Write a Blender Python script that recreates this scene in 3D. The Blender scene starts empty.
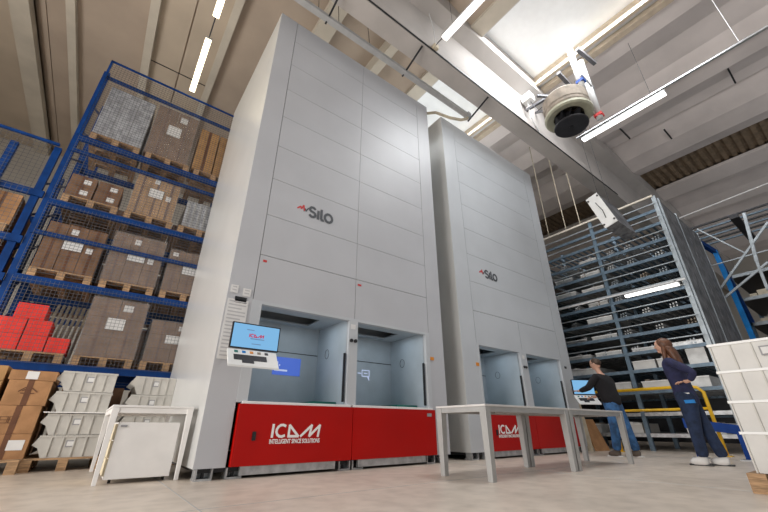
import bpy, bmesh, math, random
from mathutils import Vector, Matrix
random.seed(7)
PI = math.pi
S = bpy.context.scene
COL = S.collection

# ------------------------------------------------------------------ camera
CAMZ = 0.5
pitch = math.atan(170.6/360.5); yaw = math.radians(36.95)
cd = bpy.data.cameras.new('camera'); cam = bpy.data.objects.new('camera', cd); COL.objects.link(cam)
cd.sensor_width = 36; cd.lens = 360.5/768*36; cd.clip_start = 0.05; cd.clip_end = 200
cam.location = (0, 0, CAMZ); cam.rotation_euler = (PI/2 + pitch, 0, -yaw)
S.camera = cam

# ------------------------------------------------------------------ world, light, exposure
S.view_settings.view_transform = 'Standard'; S.view_settings.look = 'None'
S.view_settings.gamma = 1; S.view_settings.use_curve_mapping = False
S.view_settings.exposure = 0.0
w = bpy.data.worlds.new('daylight'); S.world = w; w.use_nodes = True
bg = w.node_tree.nodes['Background']; bg.inputs[0].default_value = (0.93, 0.96, 1.0, 1); bg.inputs[1].default_value = 0.42

def area(name, loc, rot, sx, sy, power, color=(1, 1, 1)):
    l = bpy.data.lights.new(name, 'AREA'); l.shape = 'RECTANGLE'; l.size = sx; l.size_y = sy
    l.energy = power; l.color = color
    o = bpy.data.objects.new(name, l); COL.objects.link(o); o.location = loc; o.rotation_euler = rot
    return o
# daylight through the roof light strip, in front of and behind the main beam
area('skylight_front', (6.95, 1.55, 9.80), (0, 0, 0), 2.3, 3.3, 430, (0.95, 0.98, 1.0))
area('skylight_rear', (6.95, 9.8, 9.80), (0, 0, 0), 2.3, 11.0, 650, (0.95, 0.98, 1.0))
# daylight through the loading door in the left wall
area('door_daylight', (-7.3, 2.8, 2.6), (0, -PI/2, 0), 4.8, 7.0, 1000, (1.0, 0.97, 0.93))

# ------------------------------------------------------------------ materials
def mat(name, col, rough=0.5, metal=0.0, noise=0.06, scale=6.0, emit=None, estr=0.0, alpha=1.0, bump=0.0, bscale=40, col2=None, spec=0.5, coat=0.0, stretch=None):
    m = bpy.data.materials.new(name); m.use_nodes = True
    nt = m.node_tree; b = nt.nodes['Principled BSDF']
    b.inputs['Roughness'].default_value = rough; b.inputs['Metallic'].default_value = metal
    b.inputs['Specular IOR Level'].default_value = spec
    if coat: b.inputs['Coat Weight'].default_value = coat
    b.inputs['Alpha'].default_value = alpha
    tc = nt.nodes.new('ShaderNodeTexCoord'); mp = nt.nodes.new('ShaderNodeMapping')
    nt.links.new(tc.outputs['Object'], mp.inputs[0])
    if stretch: mp.inputs['Scale'].default_value = stretch
    nz = nt.nodes.new('ShaderNodeTexNoise'); nz.inputs['Scale'].default_value = scale; nz.inputs['Detail'].default_value = 4
    nt.links.new(mp.outputs[0], nz.inputs['Vector'])
    cr = nt.nodes.new('ShaderNodeValToRGB')
    c2 = col2 or tuple(max(0, c*(1-noise*2)) for c in col)
    c1 = col if col2 else tuple(min(1, c*(1+noise)) for c in col)
    cr.color_ramp.elements[0].color = (*c2, 1); cr.color_ramp.elements[0].position = 0.35
    cr.color_ramp.elements[1].color = (*c1, 1); cr.color_ramp.elements[1].position = 0.65
    nt.links.new(nz.outputs['Fac'], cr.inputs[0]); nt.links.new(cr.outputs[0], b.inputs['Base Color'])
    if bump:
        n2 = nt.nodes.new('ShaderNodeTexNoise'); n2.inputs['Scale'].default_value = bscale
        bp = nt.nodes.new('ShaderNodeBump'); bp.inputs['Strength'].default_value = bump; bp.inputs['Distance'].default_value = 0.02
        nt.links.new(mp.outputs[0], n2.inputs['Vector'])
        nt.links.new(n2.outputs['Fac'], bp.inputs['Height']); nt.links.new(bp.outputs[0], b.inputs['Normal'])
    if emit:
        b.inputs['Emission Color'].default_value = (*emit, 1); b.inputs['Emission Strength'].default_value = estr
    return m

M = {}
M['panel'] = mat('grey_white_coated_steel', (0.49, 0.495, 0.52), 0.42, 0.0, 0.02, 1.5, spec=0.4)
M['panel2'] = mat('light_grey_coated_steel', (0.515, 0.535, 0.56), 0.42, 0.0, 0.02, 1.5, spec=0.4)
M['side'] = mat('satin_side_steel', (0.62, 0.62, 0.61), 0.3, 0.25, 0.02, 1.5)
M['red'] = mat('red_coated_steel', (0.42, 0.004, 0.002), 0.30, 0.0, 0.03, 2, spec=0.22)
M['white'] = mat('white_plastic', (0.78, 0.78, 0.77), 0.4, 0, 0.02)
M['logo_white'] = mat('white_lettering', (0.85, 0.82, 0.80), 0.5, 0, 0.01)
M['logo_grey'] = mat('dark_grey_lettering', (0.07, 0.075, 0.085), 0.5, 0, 0.01)
M['logo_red'] = mat('red_lettering', (0.55, 0.03, 0.03), 0.5, 0, 0.01)
M['bay'] = mat('bay_lining_steel', (0.42, 0.48, 0.53), 0.4, 0.0, 0.04, 3)
M['dark'] = mat('dark_steel', (0.03, 0.03, 0.035), 0.5, 0.3, 0.1)
M['black'] = mat('black_plastic', (0.012, 0.012, 0.014), 0.4, 0, 0.1)
M['steel'] = mat('galvanised_steel', (0.50, 0.51, 0.52), 0.38, 0.7, 0.12, 12)
M['steel_grey'] = mat('grey_painted_steel', (0.42, 0.42, 0.42), 0.4, 0.1, 0.04)
M['bluesteel'] = mat('blue_grey_rack_steel', (0.12, 0.175, 0.23), 0.42, 0.3, 0.12, 8)
M['palesteel'] = mat('pale_rack_steel', (0.34, 0.38, 0.41), 0.4, 0.3, 0.1, 8)
M['blue'] = mat('blue_rack_paint', (0.003, 0.038, 0.17), 0.5, 0.0, 0.12, 6, spec=0.2)
M['bright_blue'] = mat('bright_blue_paint', (0.005, 0.20, 0.58), 0.5, 0, 0.1, spec=0.2)
M['barrier_blue'] = mat('barrier_blue_paint', (0.004, 0.05, 0.27), 0.5, 0, 0.1, spec=0.2)
M['wire'] = mat('wire_mesh_steel', (0.12, 0.12, 0.13), 0.5, 0.3, 0.1)
M['yellow'] = mat('yellow_rail_paint', (0.78, 0.46, 0.01), 0.4, 0, 0.08)
M['orange'] = mat('orange_sticker', (0.70, 0.25, 0.02), 0.5, 0, 0.05)
M['teal'] = mat('teal_tray_mat', (0.01, 0.16, 0.13), 0.5, 0, 0.05)
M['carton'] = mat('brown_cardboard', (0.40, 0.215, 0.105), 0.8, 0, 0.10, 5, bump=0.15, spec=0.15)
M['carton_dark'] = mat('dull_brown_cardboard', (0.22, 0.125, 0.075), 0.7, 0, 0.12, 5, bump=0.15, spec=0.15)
M['carton_tan'] = mat('tan_cardboard', (0.42, 0.24, 0.105), 0.8, 0, 0.10, 5, bump=0.15, spec=0.15)
M['tape'] = mat('brown_parcel_tape', (0.14, 0.06, 0.03), 0.3, 0, 0.1)
M['paper'] = mat('white_paper', (0.72, 0.71, 0.70), 0.7, 0, 0.03)
M['print'] = mat('printed_grey_lines', (0.30, 0.30, 0.31), 0.7, 0, 0.03)
M['print_faint'] = mat('faint_print', (0.50, 0.49, 0.50), 0.7, 0, 0.03)
M['redbox'] = mat('bright_red_carton', (0.80, 0.035, 0.022), 0.6, 0, 0.06)
M['wrap'] = mat('clear_stretch_wrap', (0.8, 0.78, 0.76), 0.12, 0, 0.1, 4, alpha=0.16, bump=1.6, bscale=6, spec=1.0, stretch=(1, 1, 3))
M['wood'] = mat('pallet_wood', (0.42, 0.26, 0.14), 0.8, 0, 0.2, 9, stretch=(1, 1, 8))
M['foil'] = mat('grey_film_wrapped_bundle', (0.42, 0.43, 0.46), 0.35, 0.1, 0.15, 12, bump=0.5, bscale=14)
M['bin'] = mat('light_grey_bin_plastic', (0.54, 0.52, 0.48), 0.5, 0, 0.04)
M['bin_white'] = mat('off_white_bin_plastic', (0.60, 0.585, 0.56), 0.45, 0, 0.03)
M['cream'] = mat('cream_profile', (0.55, 0.48, 0.36), 0.55, 0, 0.12, 5)
M['drawer_edge'] = mat('cream_drawer_edge', (0.72, 0.63, 0.45), 0.5, 0, 0.05)
M['tray'] = mat('pale_grey_tray', (0.55, 0.55, 0.54), 0.45, 0.2, 0.08, 7)
M['table'] = mat('white_coated_table', (0.84, 0.82, 0.80), 0.35, 0, 0.02)
M['table_grey'] = mat('grey_table_frame', (0.40, 0.40, 0.39), 0.4, 0.2, 0.04)
M['table_top'] = mat('white_laminate_top', (0.62, 0.60, 0.58), 0.4, 0, 0.03)
M['conc'] = mat('pale_precast_concrete', (0.47, 0.435, 0.41), 0.85, 0, 0.05, 1.3, bump=0.1)
M['conc_dark'] = mat('taupe_roof_panel', (0.43, 0.35, 0.28), 0.85, 0, 0.05, 0.8)
M['conc_light'] = mat('cream_roof_rib', (0.55, 0.50, 0.42), 0.8, 0, 0.05, 1.5)
M['conc_warm'] = mat('warm_roof_panel', (0.50, 0.42, 0.33), 0.85, 0, 0.05, 0.8)
M['conc_grey'] = mat('grey_roof_panel', (0.80, 0.735, 0.71), 0.85, 0, 0.06, 0.7)
M['corrugated'] = mat('brown_corrugated_sheet', (0.26, 0.19, 0.125), 0.6, 0.1, 0.15, 4)
M['frame_beige'] = mat('beige_skylight_frame', (0.62, 0.52, 0.40), 0.6, 0, 0.05)
M['wall'] = mat('cream_plaster_wall', (0.50, 0.47, 0.42), 0.85, 0, 0.04, 0.7)
M['pane'] = mat('frosted_rooflight_pane', (0.9, 0.92, 0.93), 0.6, 0, 0.01)
M['tube'] = mat('lit_tube_cover', (0.9, 0.9, 0.88), 0.4, 0, 0.0, emit=(1.0, 0.97, 0.93), estr=3.0)
M['tube_warm'] = mat('lit_warm_tube_cover', (0.9, 0.88, 0.8), 0.4, 0, 0.0, emit=(1.0, 0.86, 0.55), estr=5.0)
M['screen'] = mat('lit_blue_screen', (0.02, 0.03, 0.04), 0.2, 0, 0.0, emit=(0.22, 0.52, 0.85), estr=0.85)
M['screen_red'] = mat('screen_red_marks', (0.3, 0.02, 0.05), 0.3, 0, 0, emit=(0.5, 0.02, 0.10), estr=0.6)
M['screen_grey'] = mat('screen_grey_marks', (0.1, 0.12, 0.2), 0.3, 0, 0, emit=(0.10, 0.16, 0.30), estr=0.6)
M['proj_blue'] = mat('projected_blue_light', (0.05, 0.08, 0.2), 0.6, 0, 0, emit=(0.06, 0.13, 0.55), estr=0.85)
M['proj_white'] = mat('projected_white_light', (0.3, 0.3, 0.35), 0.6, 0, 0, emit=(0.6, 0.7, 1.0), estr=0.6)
M['rust'] = mat('dusty_brown_drum', (0.30, 0.25, 0.20), 0.7, 0.2, 0.15, 6)
M['olive'] = mat('pale_olive_ring', (0.42, 0.41, 0.31), 0.5, 0.1, 0.08)
M['pipe'] = mat('white_painted_pipe', (0.62, 0.62, 0.62), 0.45, 0, 0.02)
M['perf'] = mat('perforated_grey_sheet', (0.20, 0.20, 0.21), 0.5, 0.3, 0.3, 3, col2=(0.05, 0.053, 0.06), stretch=(2.5, 2.5, 1.2))
M['skin'] = mat('skin', (0.55, 0.31, 0.22), 0.55, 0, 0.04)
M['navy'] = mat('navy_cotton', (0.018, 0.020, 0.065), 0.85, 0, 0.15, 14)
M['navy_trousers'] = mat('dark_navy_workwear', (0.012, 0.025, 0.065), 0.85, 0, 0.2, 14)
M['jacket'] = mat('black_knit', (0.007, 0.006, 0.008), 0.9, 0, 0.15, 14)
M['jeans'] = mat('blue_denim', (0.035, 0.115, 0.27), 0.85, 0, 0.25, 10)
M['hair_brown'] = mat('brown_hair', (0.13, 0.050, 0.022), 0.5, 0, 0.3, 16, stretch=(6, 6, 1))
M['hair_dark'] = mat('short_dark_brown_hair', (0.06, 0.032, 0.018), 0.6, 0, 0.3, 20)
M['shoe_white'] = mat('white_trainer', (0.72, 0.70, 0.68), 0.5, 0, 0.05)
M['shoe_brown'] = mat('grey_brown_shoe', (0.11, 0.085, 0.065), 0.6, 0, 0.1)
M['eye'] = mat('dark_eye', (0.02, 0.015, 0.012), 0.2, 0, 0)
M['lip'] = mat('lips', (0.38, 0.12, 0.10), 0.5, 0, 0)

# floor: polished concrete with joints and stains
def floor_mat():
    m = mat('polished_concrete', (0.66, 0.57, 0.485), 0.36, 0, 0.05, 0.9, bump=0.03, bscale=3)
    nt = m.node_tree; b = nt.nodes['Principled BSDF']
    src = [l for l in nt.links if l.to_socket == b.inputs['Base Color']][0].from_socket
    n = nt.nodes.new('ShaderNodeTexNoise'); n.inputs['Scale'].default_value = 5.5; n.inputs['Detail'].default_value = 6
    tc = nt.nodes.new('ShaderNodeTexCoord'); nt.links.new(tc.outputs['Object'], n.inputs['Vector'])
    cr = nt.nodes.new('ShaderNodeValToRGB')
    cr.color_ramp.elements[0].position = .3; cr.color_ramp.elements[0].color = (.80, .79, .78, 1)
    cr.color_ramp.elements[1].position = .6; cr.color_ramp.elements[1].color = (1, 1, 1, 1)
    nt.links.new(n.outputs['Fac'], cr.inputs[0])
    mx = nt.nodes.new('ShaderNodeMix'); mx.data_type = 'RGBA'; mx.blend_type = 'MULTIPLY'; mx.inputs[0].default_value = 1
    nt.links.new(src, mx.inputs[6]); nt.links.new(cr.outputs[0], mx.inputs[7])
    nt.links.new(mx.outputs[2], b.inputs['Base Color'])
    return m
M['floor'] = floor_mat()

# ------------------------------------------------------------------ mesh helpers
class MB:
    def __init__(s): s.v = []; s.f = []
    def quad(s, *p):
        n = len(s.v); s.v += [tuple(q) for q in p]; s.f.append(tuple(range(n, n+len(p)))); return s
    def box(s, x0, x1, y0, y1, z0, z1):
        n = len(s.v)
        s.v += [(x0,y0,z0),(x1,y0,z0),(x1,y1,z0),(x0,y1,z0),(x0,y0,z1),(x1,y0,z1),(x1,y1,z1),(x0,y1,z1)]
        s.f += [tuple(n+i for i in q) for q in ((0,3,2,1),(4,5,6,7),(0,1,5,4),(1,2,6,5),(2,3,7,6),(3,0,4,7))]
        return s
    def hexa(s, P):   # 8 points, bottom 4 then top 4
        n = len(s.v); s.v += [tuple(p) for p in P]
        s.f += [tuple(n+i for i in q) for q in ((0,3,2,1),(4,5,6,7),(0,1,5,4),(1,2,6,5),(2,3,7,6),(3,0,4,7))]
        return s
    def bar(s, a, b, w, h=None, up=(0,0,1)):
        h = h or w; a = Vector(a); b = Vector(b); d = (b-a).normalized(); u = Vector(up)
        if abs(d.dot(u)) > .98: u = Vector((0,1,0))
        r = d.cross(u).normalized(); u = r.cross(d).normalized()
        P = []
        for p in (a, b):
            P += [p - r*w/2 - u*h/2, p + r*w/2 - u*h/2, p + r*w/2 + u*h/2, p - r*w/2 + u*h/2]
        return s.hexa(P)
    def tube(s, pts, r, n=8, cap=True):
        pts = [Vector(p) for p in pts]; rs = r if isinstance(r, (list, tuple)) else [r]*len(pts)
        base = len(s.v); prev = None
        for i, p in enumerate(pts):
            d = (pts[min(i+1, len(pts)-1)] - pts[max(i-1, 0)]).normalized()
            if prev is None:
                u = Vector((0,0,1)) if abs(d.z) < .9 else Vector((0,1,0))
                prev = d.cross(u).normalized()
            prev = (prev - d*prev.dot(d)).normalized(); q = d.cross(prev)
            for k in range(n):
                a = 2*PI*k/n; s.v.append(tuple(p + (prev*math.cos(a) + q*math.sin(a))*rs[i]))
        for i in range(len(pts)-1):
            for k in range(n):
                a = base+i*n+k; b = base+i*n+(k+1)%n
                s.f.append((a, b, b+n, a+n))
        if cap:
            s.f.append(tuple(base+k for k in range(n))[::-1]); e = base+(len(pts)-1)*n
            s.f.append(tuple(e+k for k in range(n)))
        return s
    def lathe(s, c, prof, n=32, a0=0.0):
        base = len(s.v)
        for (r, z) in prof:
            for k in range(n):
                a = 2*PI*k/n + a0; s.v.append((c[0]+r*math.cos(a), c[1]+r*math.sin(a), c[2]+z))
        for i in range(len(prof)-1):
            for k in range(n):
                a = base+i*n+k; b = base+i*n+(k+1)%n; s.f.append((a, b, b+n, a+n))
        return s
    def sphere(s, c, rx, ry=None, rz=None, n=12, m=8):
        ry = ry or rx; rz = rz or rx; base = len(s.v)
        for j in range(m+1):
            t = PI*j/m
            for k in range(n):
                a = 2*PI*k/n; s.v.append((c[0]+rx*math.sin(t)*math.cos(a), c[1]+ry*math.sin(t)*math.sin(a), c[2]+rz*math.cos(t)))
        for j in range(m):
            for k in range(n):
                a = base+j*n+k; b = base+j*n+(k+1)%n; s.f.append((a, a+n, b+n, b))
        return s
    def mesh(s, name, org=(0,0,0), smooth=False, bevel=0.0):
        me = bpy.data.meshes.new(name)
        me.from_pydata([(x-org[0], y-org[1], z-org[2]) for x, y, z in s.v], [], s.f)
        bm = bmesh.new(); bm.from_mesh(me)
        bmesh.ops.remove_doubles(bm, verts=bm.verts, dist=1e-6) if smooth else None
        bmesh.ops.recalc_face_normals(bm, faces=bm.faces)
        if bevel: bmesh.ops.bevel(bm, geom=list(bm.edges), offset=bevel, segments=2, affect='EDGES', profile=.6)
        bm.to_mesh(me); bm.free()
        if smooth:
            for p in me.polygons: p.use_smooth = True
        return me

def props(o, label=None, cat=None, group=None, kind=None):
    if label: o['label'] = label
    if cat: o['category'] = cat
    if group: o['group'] = group
    if kind: o['kind'] = kind
    return o
def thing(name, label, cat, loc=(0,0,0), group=None):
    o = bpy.data.objects.new(name, None); COL.objects.link(o); o.location = loc; o.empty_display_size = .1
    o['org'] = list(loc)
    return props(o, label, cat, group)
def org_of(o):
    while o is not None:
        if 'org' in o: return tuple(o['org'])
        o = o.parent
    return (0, 0, 0)
def part(name, mb, m, parent, smooth=False, bevel=0.0, label=None):
    org = org_of(parent)
    me = mb.mesh(name, org, smooth, bevel) if isinstance(mb, MB) else mb
    me.materials.append(M[m]) if isinstance(m, str) else None
    o = bpy.data.objects.new(name, me); COL.objects.link(o); o.parent = parent
    if label: o['label'] = label
    return o
def solo(name, mb, m, label, cat, org, group=None, smooth=False, bevel=0.0):
    me = mb.mesh(name, org, smooth, bevel); me.materials.append(M[m])
    o = bpy.data.objects.new(name, me); COL.objects.link(o); o.location = org; o['org'] = list(org)
    return props(o, label, cat, group)
def struct(name, mb, m, smooth=False, bevel=0.0, parent=None):
    me = mb.mesh(name, (0,0,0), smooth, bevel); me.materials.append(M[m])
    o = bpy.data.objects.new(name, me); COL.objects.link(o)
    if parent: o.parent = parent
    else: o['kind'] = 'structure'
    return o
def dup(o, loc=None, label=None, group=None, parent=None, rz=None):
    c = o.copy(); COL.objects.link(c)
    if parent is not None: c.parent = parent
    if loc is not None: c.location = loc; c['org'] = list(loc)
    if rz is not None: c.rotation_euler = (0, 0, rz)
    if label: c['label'] = label
    if group: c['group'] = group
    for ch in list(o.children): dup(ch, parent=c)
    return c
def bake(o, name):
    dg = bpy.context.evaluated_depsgraph_get(); dg.update()
    me = bpy.data.meshes.new_from_object(o.evaluated_get(dg)); me.name = name
    bpy.data.objects.remove(o, do_unlink=True)
    return me
def text_mesh(s, size, width=None, bold=0.0, thick=0.002):
    """mesh of a text in the XZ plane facing -Y, lower left at the origin"""
    cu = bpy.data.curves.new('t', 'FONT'); cu.body = s; cu.size = size; cu.offset = bold; cu.extrude = thick; cu.resolution_u = 3
    o = bpy.data.objects.new('t', cu); COL.objects.link(o); me = bake(o, 'lettering')
    xs = [v.co.x for v in me.vertices]; x0, x1 = min(xs), max(xs); k = (width/(x1-x0)) if width else 1
    for v in me.vertices:
        x, y, z = v.co; v.co = ((x-x0)*k, -z, y)
    return me
def place_mesh(me, at, org):
    for v in me.vertices: v.co = v.co + Vector(at) - Vector(org)
    return me
def strokes(mb, lines, ox, oz, y, k, wd, sl=0.0, d=0.003):
    """polylines in the XZ plane, drawn as flat ribbons"""
    q_ = 0
    for ln in lines:
        for (a, b) in zip(ln[:-1], ln[1:]):
            y -= .00012
            ax, az = ox + (a[0]+sl*a[1])*k, oz + a[1]*k; bx, bz = ox + (b[0]+sl*b[1])*k, oz + b[1]*k
            L = math.hypot(bx-ax, bz-az) or 1; ux, uz = (bx-ax)/L, (bz-az)/L; nx, nz = -uz*wd/2, ux*wd/2
            e = wd*.25; ax -= ux*e; az -= uz*e; bx += ux*e; bz += uz*e
            mb.hexa([(ax-nx,y,az-nz),(bx-nx,y,bz-nz),(bx-nx,y-d,bz-nz),(ax-nx,y-d,az-nz),
                     (ax+nx,y,az+nz),(bx+nx,y,bz+nz),(bx+nx,y-d,bz+nz),(ax+nx,y-d,az+nz)])
    return mb
def arc(cx, cy, rx, ry, a0, a1, n=9):
    return [(cx+rx*math.cos(math.radians(a0+(a1-a0)*i/n)), cy+ry*math.sin(math.radians(a0+(a1-a0)*i/n))) for i in range(n+1)]
ICAM = [[(.15,0),(.15,1)],
        arc(.85,.5,.42,.48,55,305),
        [(1.42,0),(1.42,.95),(2.2,.04),(1.42,.04)],
        [(2.4,.04),(3.25,.96),(3.12,.04),(3.95,.96),(3.85,.0)]]
ICAM = [[(x, z*.82) for x, z in ln] for ln in ICAM]
SILO = [arc(.32,.74,.26,.22,30,270,8) + arc(.32,.27,.28,.24,90,-150,8)[1:],
        [(.86,.02),(.86,.78)],
        [(1.16,1.0),(1.16,.15),(1.22,.03),(1.36,.02)],
        arc(1.86,.42,.36,.40,0,360,14)]
ZIG = [[(0,.15),(.45,.6),(.6,.25),(.95,.95),(1.1,.1)]]
ZIG2 = [[(1.05,.0),(1.25,.45),(1.4,.1),(1.75,.75)]]

# ------------------------------------------------------------------ structure
struct('floor', MB().box(-7.6, 30, -5, 17, -.2, 0), 'floor')
# expansion joints in the floor
j = MB()
for x in (-3.2, 0.75, 4.7, 8.65): j.box(x-.004, x+.004, -5, 17, 0, .0012)
for y in (-1.2, 3.05, 7.3): j.box(-7.4, 30, y-.004, y+.004, 0, .0012)
struct('trim_1', j, 'steel_grey')
struct('wall_back', MB().box(-7.6, 30, 16, 16.2, 0, 11), 'wall')
struct('wall_right', MB().box(29.8, 30, -5, 16, 0, 11), 'wall')
wl = MB().box(-7.6, -7.4, -5, -.7, 0, 11).box(-7.6, -7.4, 6.3, 16, 0, 11).box(-7.6, -7.4, -.7, 6.3, 5.0, 11)
struct('wall_left', wl, 'wall')

YA, YB = -4.0, 16.0
ZC = 9.7
def ypanel(mb, x0, z0, x1, z1, t=.12, y0=YA, y1=YB):
    return mb.hexa([(x0,y0,z0),(x1,y0,z1),(x1,y1,z1),(x0,y1,z0),(x0,y0,z0+t),(x1,y0,z1+t),(x1,y1,z1+t),(x0,y1,z0+t)])
c_dark = MB(); c_warm = MB(); c_rib = MB(); c_grey = MB()
ypanel(c_warm, -7.6, ZC+.1, -4.05, ZC+.1)
c_rib.box(-4.05, -3.66, YA, YB, ZC-.05, ZC+.2)
ypanel(c_dark, -3.66, ZC+.28, -3.40, ZC+.12)
ypanel(c_dark, -3.38, ZC+.12, -2.96, ZC+.12); ypanel(c_dark, -3.40, ZC+.16, -3.36, ZC+.16)
c_rib.box(-2.96, -2.78, YA, YB, ZC-.04, ZC+.2)
ypanel(c_dark, -2.78, ZC+.12, -1.33, ZC+.10)
c_rib.box(-1.33, -1.14, YA, YB, ZC-.04, ZC+.2)
ypanel(c_warm, -1.14, ZC+.10, -.455, ZC+.10); ypanel(c_dark, -.46, ZC+.14, -.42, ZC+.14); ypanel(c_warm, -.425, ZC+.10, .28, ZC+.10)
c_rib.box(.28, .46, YA, YB, ZC-.04, ZC+.2)
ypanel(c_dark, .46, ZC+.12, 2.1, ZC+.12)
c_rib.box(2.1, 2.55, YA, YB, ZC-.06, ZC+.2)
ypanel(c_dark, 2.55, ZC+.10, 3.9, ZC+.4)
c_rib.box(3.9, 4.15, YA, YB, ZC-.04, ZC+.4)
ypanel(c_dark, 4.15, ZC+.3, 5.25, ZC+.05)
c_rib.box(5.25, 5.66, YA, YB, ZC-.05, ZC+.25)
# soft folded panels to the right of the skylight
prof = [(8.55, ZC+.05), (9.2, ZC+.02), (10.1, ZC+.35), (10.9, ZC+.30), (11.35, ZC+.02), (11.40, ZC+.14), (12.1, ZC+.10), (12.9, ZC+.4), (13.35, ZC+.38), (13.4, ZC+.5), (14.2, ZC+.12), (15.0, ZC+.02), (15.9, ZC+.30)]
for a, b in zip(prof[:-1], prof[1:]): ypanel(c_grey, a[0], a[1], b[0], b[1])
prof = [(17.5, ZC+.15), (18.3, ZC), (19.3, ZC+.4), (20.2, ZC+.3), (21.0, ZC), (22.2, ZC+.4), (23.5, ZC), (25, ZC+.4), (27, ZC), (30, ZC+.3)]
for a, b in zip(prof[:-1], prof[1:]): ypanel(c_grey, a[0], a[1], b[0], b[1])
ce = struct('ceiling', c_dark, 'conc_dark')
struct('ceiling_panel', c_warm, 'conc_warm', parent=ce); struct('ceiling_rib', c_rib, 'conc_light', parent=ce)
struct('ceiling_fold', c_grey, 'conc_grey', parent=ce)
sj = MB()
for y in (1.5, 9.35): sj.box(-1.14, .28, y-.012, y+.012, ZC+.085, ZC+.11)
for x, y in ((12.5, -.3), (12.5, 2.6), (14.0, 1.7)): sj.box(x-.5, x+.5, y-.02, y+.02, ZC+.12, ZC+.18)
struct('ceiling_joint', sj, 'dark', parent=ce)
cg = MB(); y = YA
while y < YB:
    cg.hexa([(15.9,y,ZC+.3),(17.5,y,ZC+.3),(17.5,y+.14,ZC+.3),(15.9,y+.14,ZC+.3),(15.9,y+.03,ZC+.38),(17.5,y+.03,ZC+.38),(17.5,y+.11,ZC+.38),(15.9,y+.11,ZC+.38)])
    y += .25
cg.box(15.9, 17.5, YA, YB, ZC+.36, ZC+.42)
struct('ceiling_corrugated_strip', cg, 'corrugated', parent=ce)
struct('light_leak_cover', MB().box(-7.6, 5.60, YA, YB, ZC+.75, ZC+.85).box(8.62, 30, YA, YB, ZC+.75, ZC+.85).box(5.5, 5.60, YA, YB, ZC+.2, ZC+.75).box(8.60, 8.7, YA, YB, ZC+.1, ZC+.75), 'conc_dark', parent=ce)  # unseen slabs added above the panels to stop sky light leaking in
struct('roof_infill', MB().box(5.6, 8.7, YA, -.15, ZC+.05, ZC+.2), 'conc_grey', parent=ce)
# roof light strip
win = struct('window_1', MB().box(5.66, 8.2, -.15, 3.3, ZC+.28, ZC+.30).box(5.66, 8.2, 4.1, YB, ZC+.28, ZC+.30), 'pane')
fr = MB()
for (a, b, z) in ((8.12, 8.22, ZC-.02), (8.42, 8.60, ZC-.05)):
    fr.box(a, b, -.15, YB, z, ZC+.3)
struct('window_frame', fr, 'frame_beige', parent=win)
fr2 = MB().box(8.24, 8.40, -.15, YB, ZC+.08, ZC+.3).box(5.60, 5.70, YA, YB, ZC-.02, ZC+.3)
for y in (7.2, 10.4, 13.6): fr2.box(5.7, 8.12, y-.03, y+.03, ZC+.06, ZC+.12)
struct('window_rail', fr2, 'pipe', parent=win)

# main precast beam along X, I profile
bm_ = MB()
def xprof(mb, pts, x0, x1):
    n = len(pts)
    a = len(mb.v); mb.v += [(x0, y, z) for y, z in pts] + [(x1, y, z) for y, z in pts]
    for i in range(n): k = (i+1) % n; mb.f.append((a+i, a+k, a+n+k, a+n+i))
    mb.f.append(tuple(a+i for i in range(n))[::-1]); mb.f.append(tuple(a+n+i for i in range(n)))
xprof(bm_, [(3.52,7.9),(3.94,7.9),(3.94,8.2),(3.84,8.35),(3.84,9.3),(4.1,9.5),(4.1,9.95),(3.3,9.95),(3.3,9.5),(3.62,9.3),(3.62,8.35),(3.52,8.2)], -7.4, 29.8)
struct('trim_2', bm_, 'conc')

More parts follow.
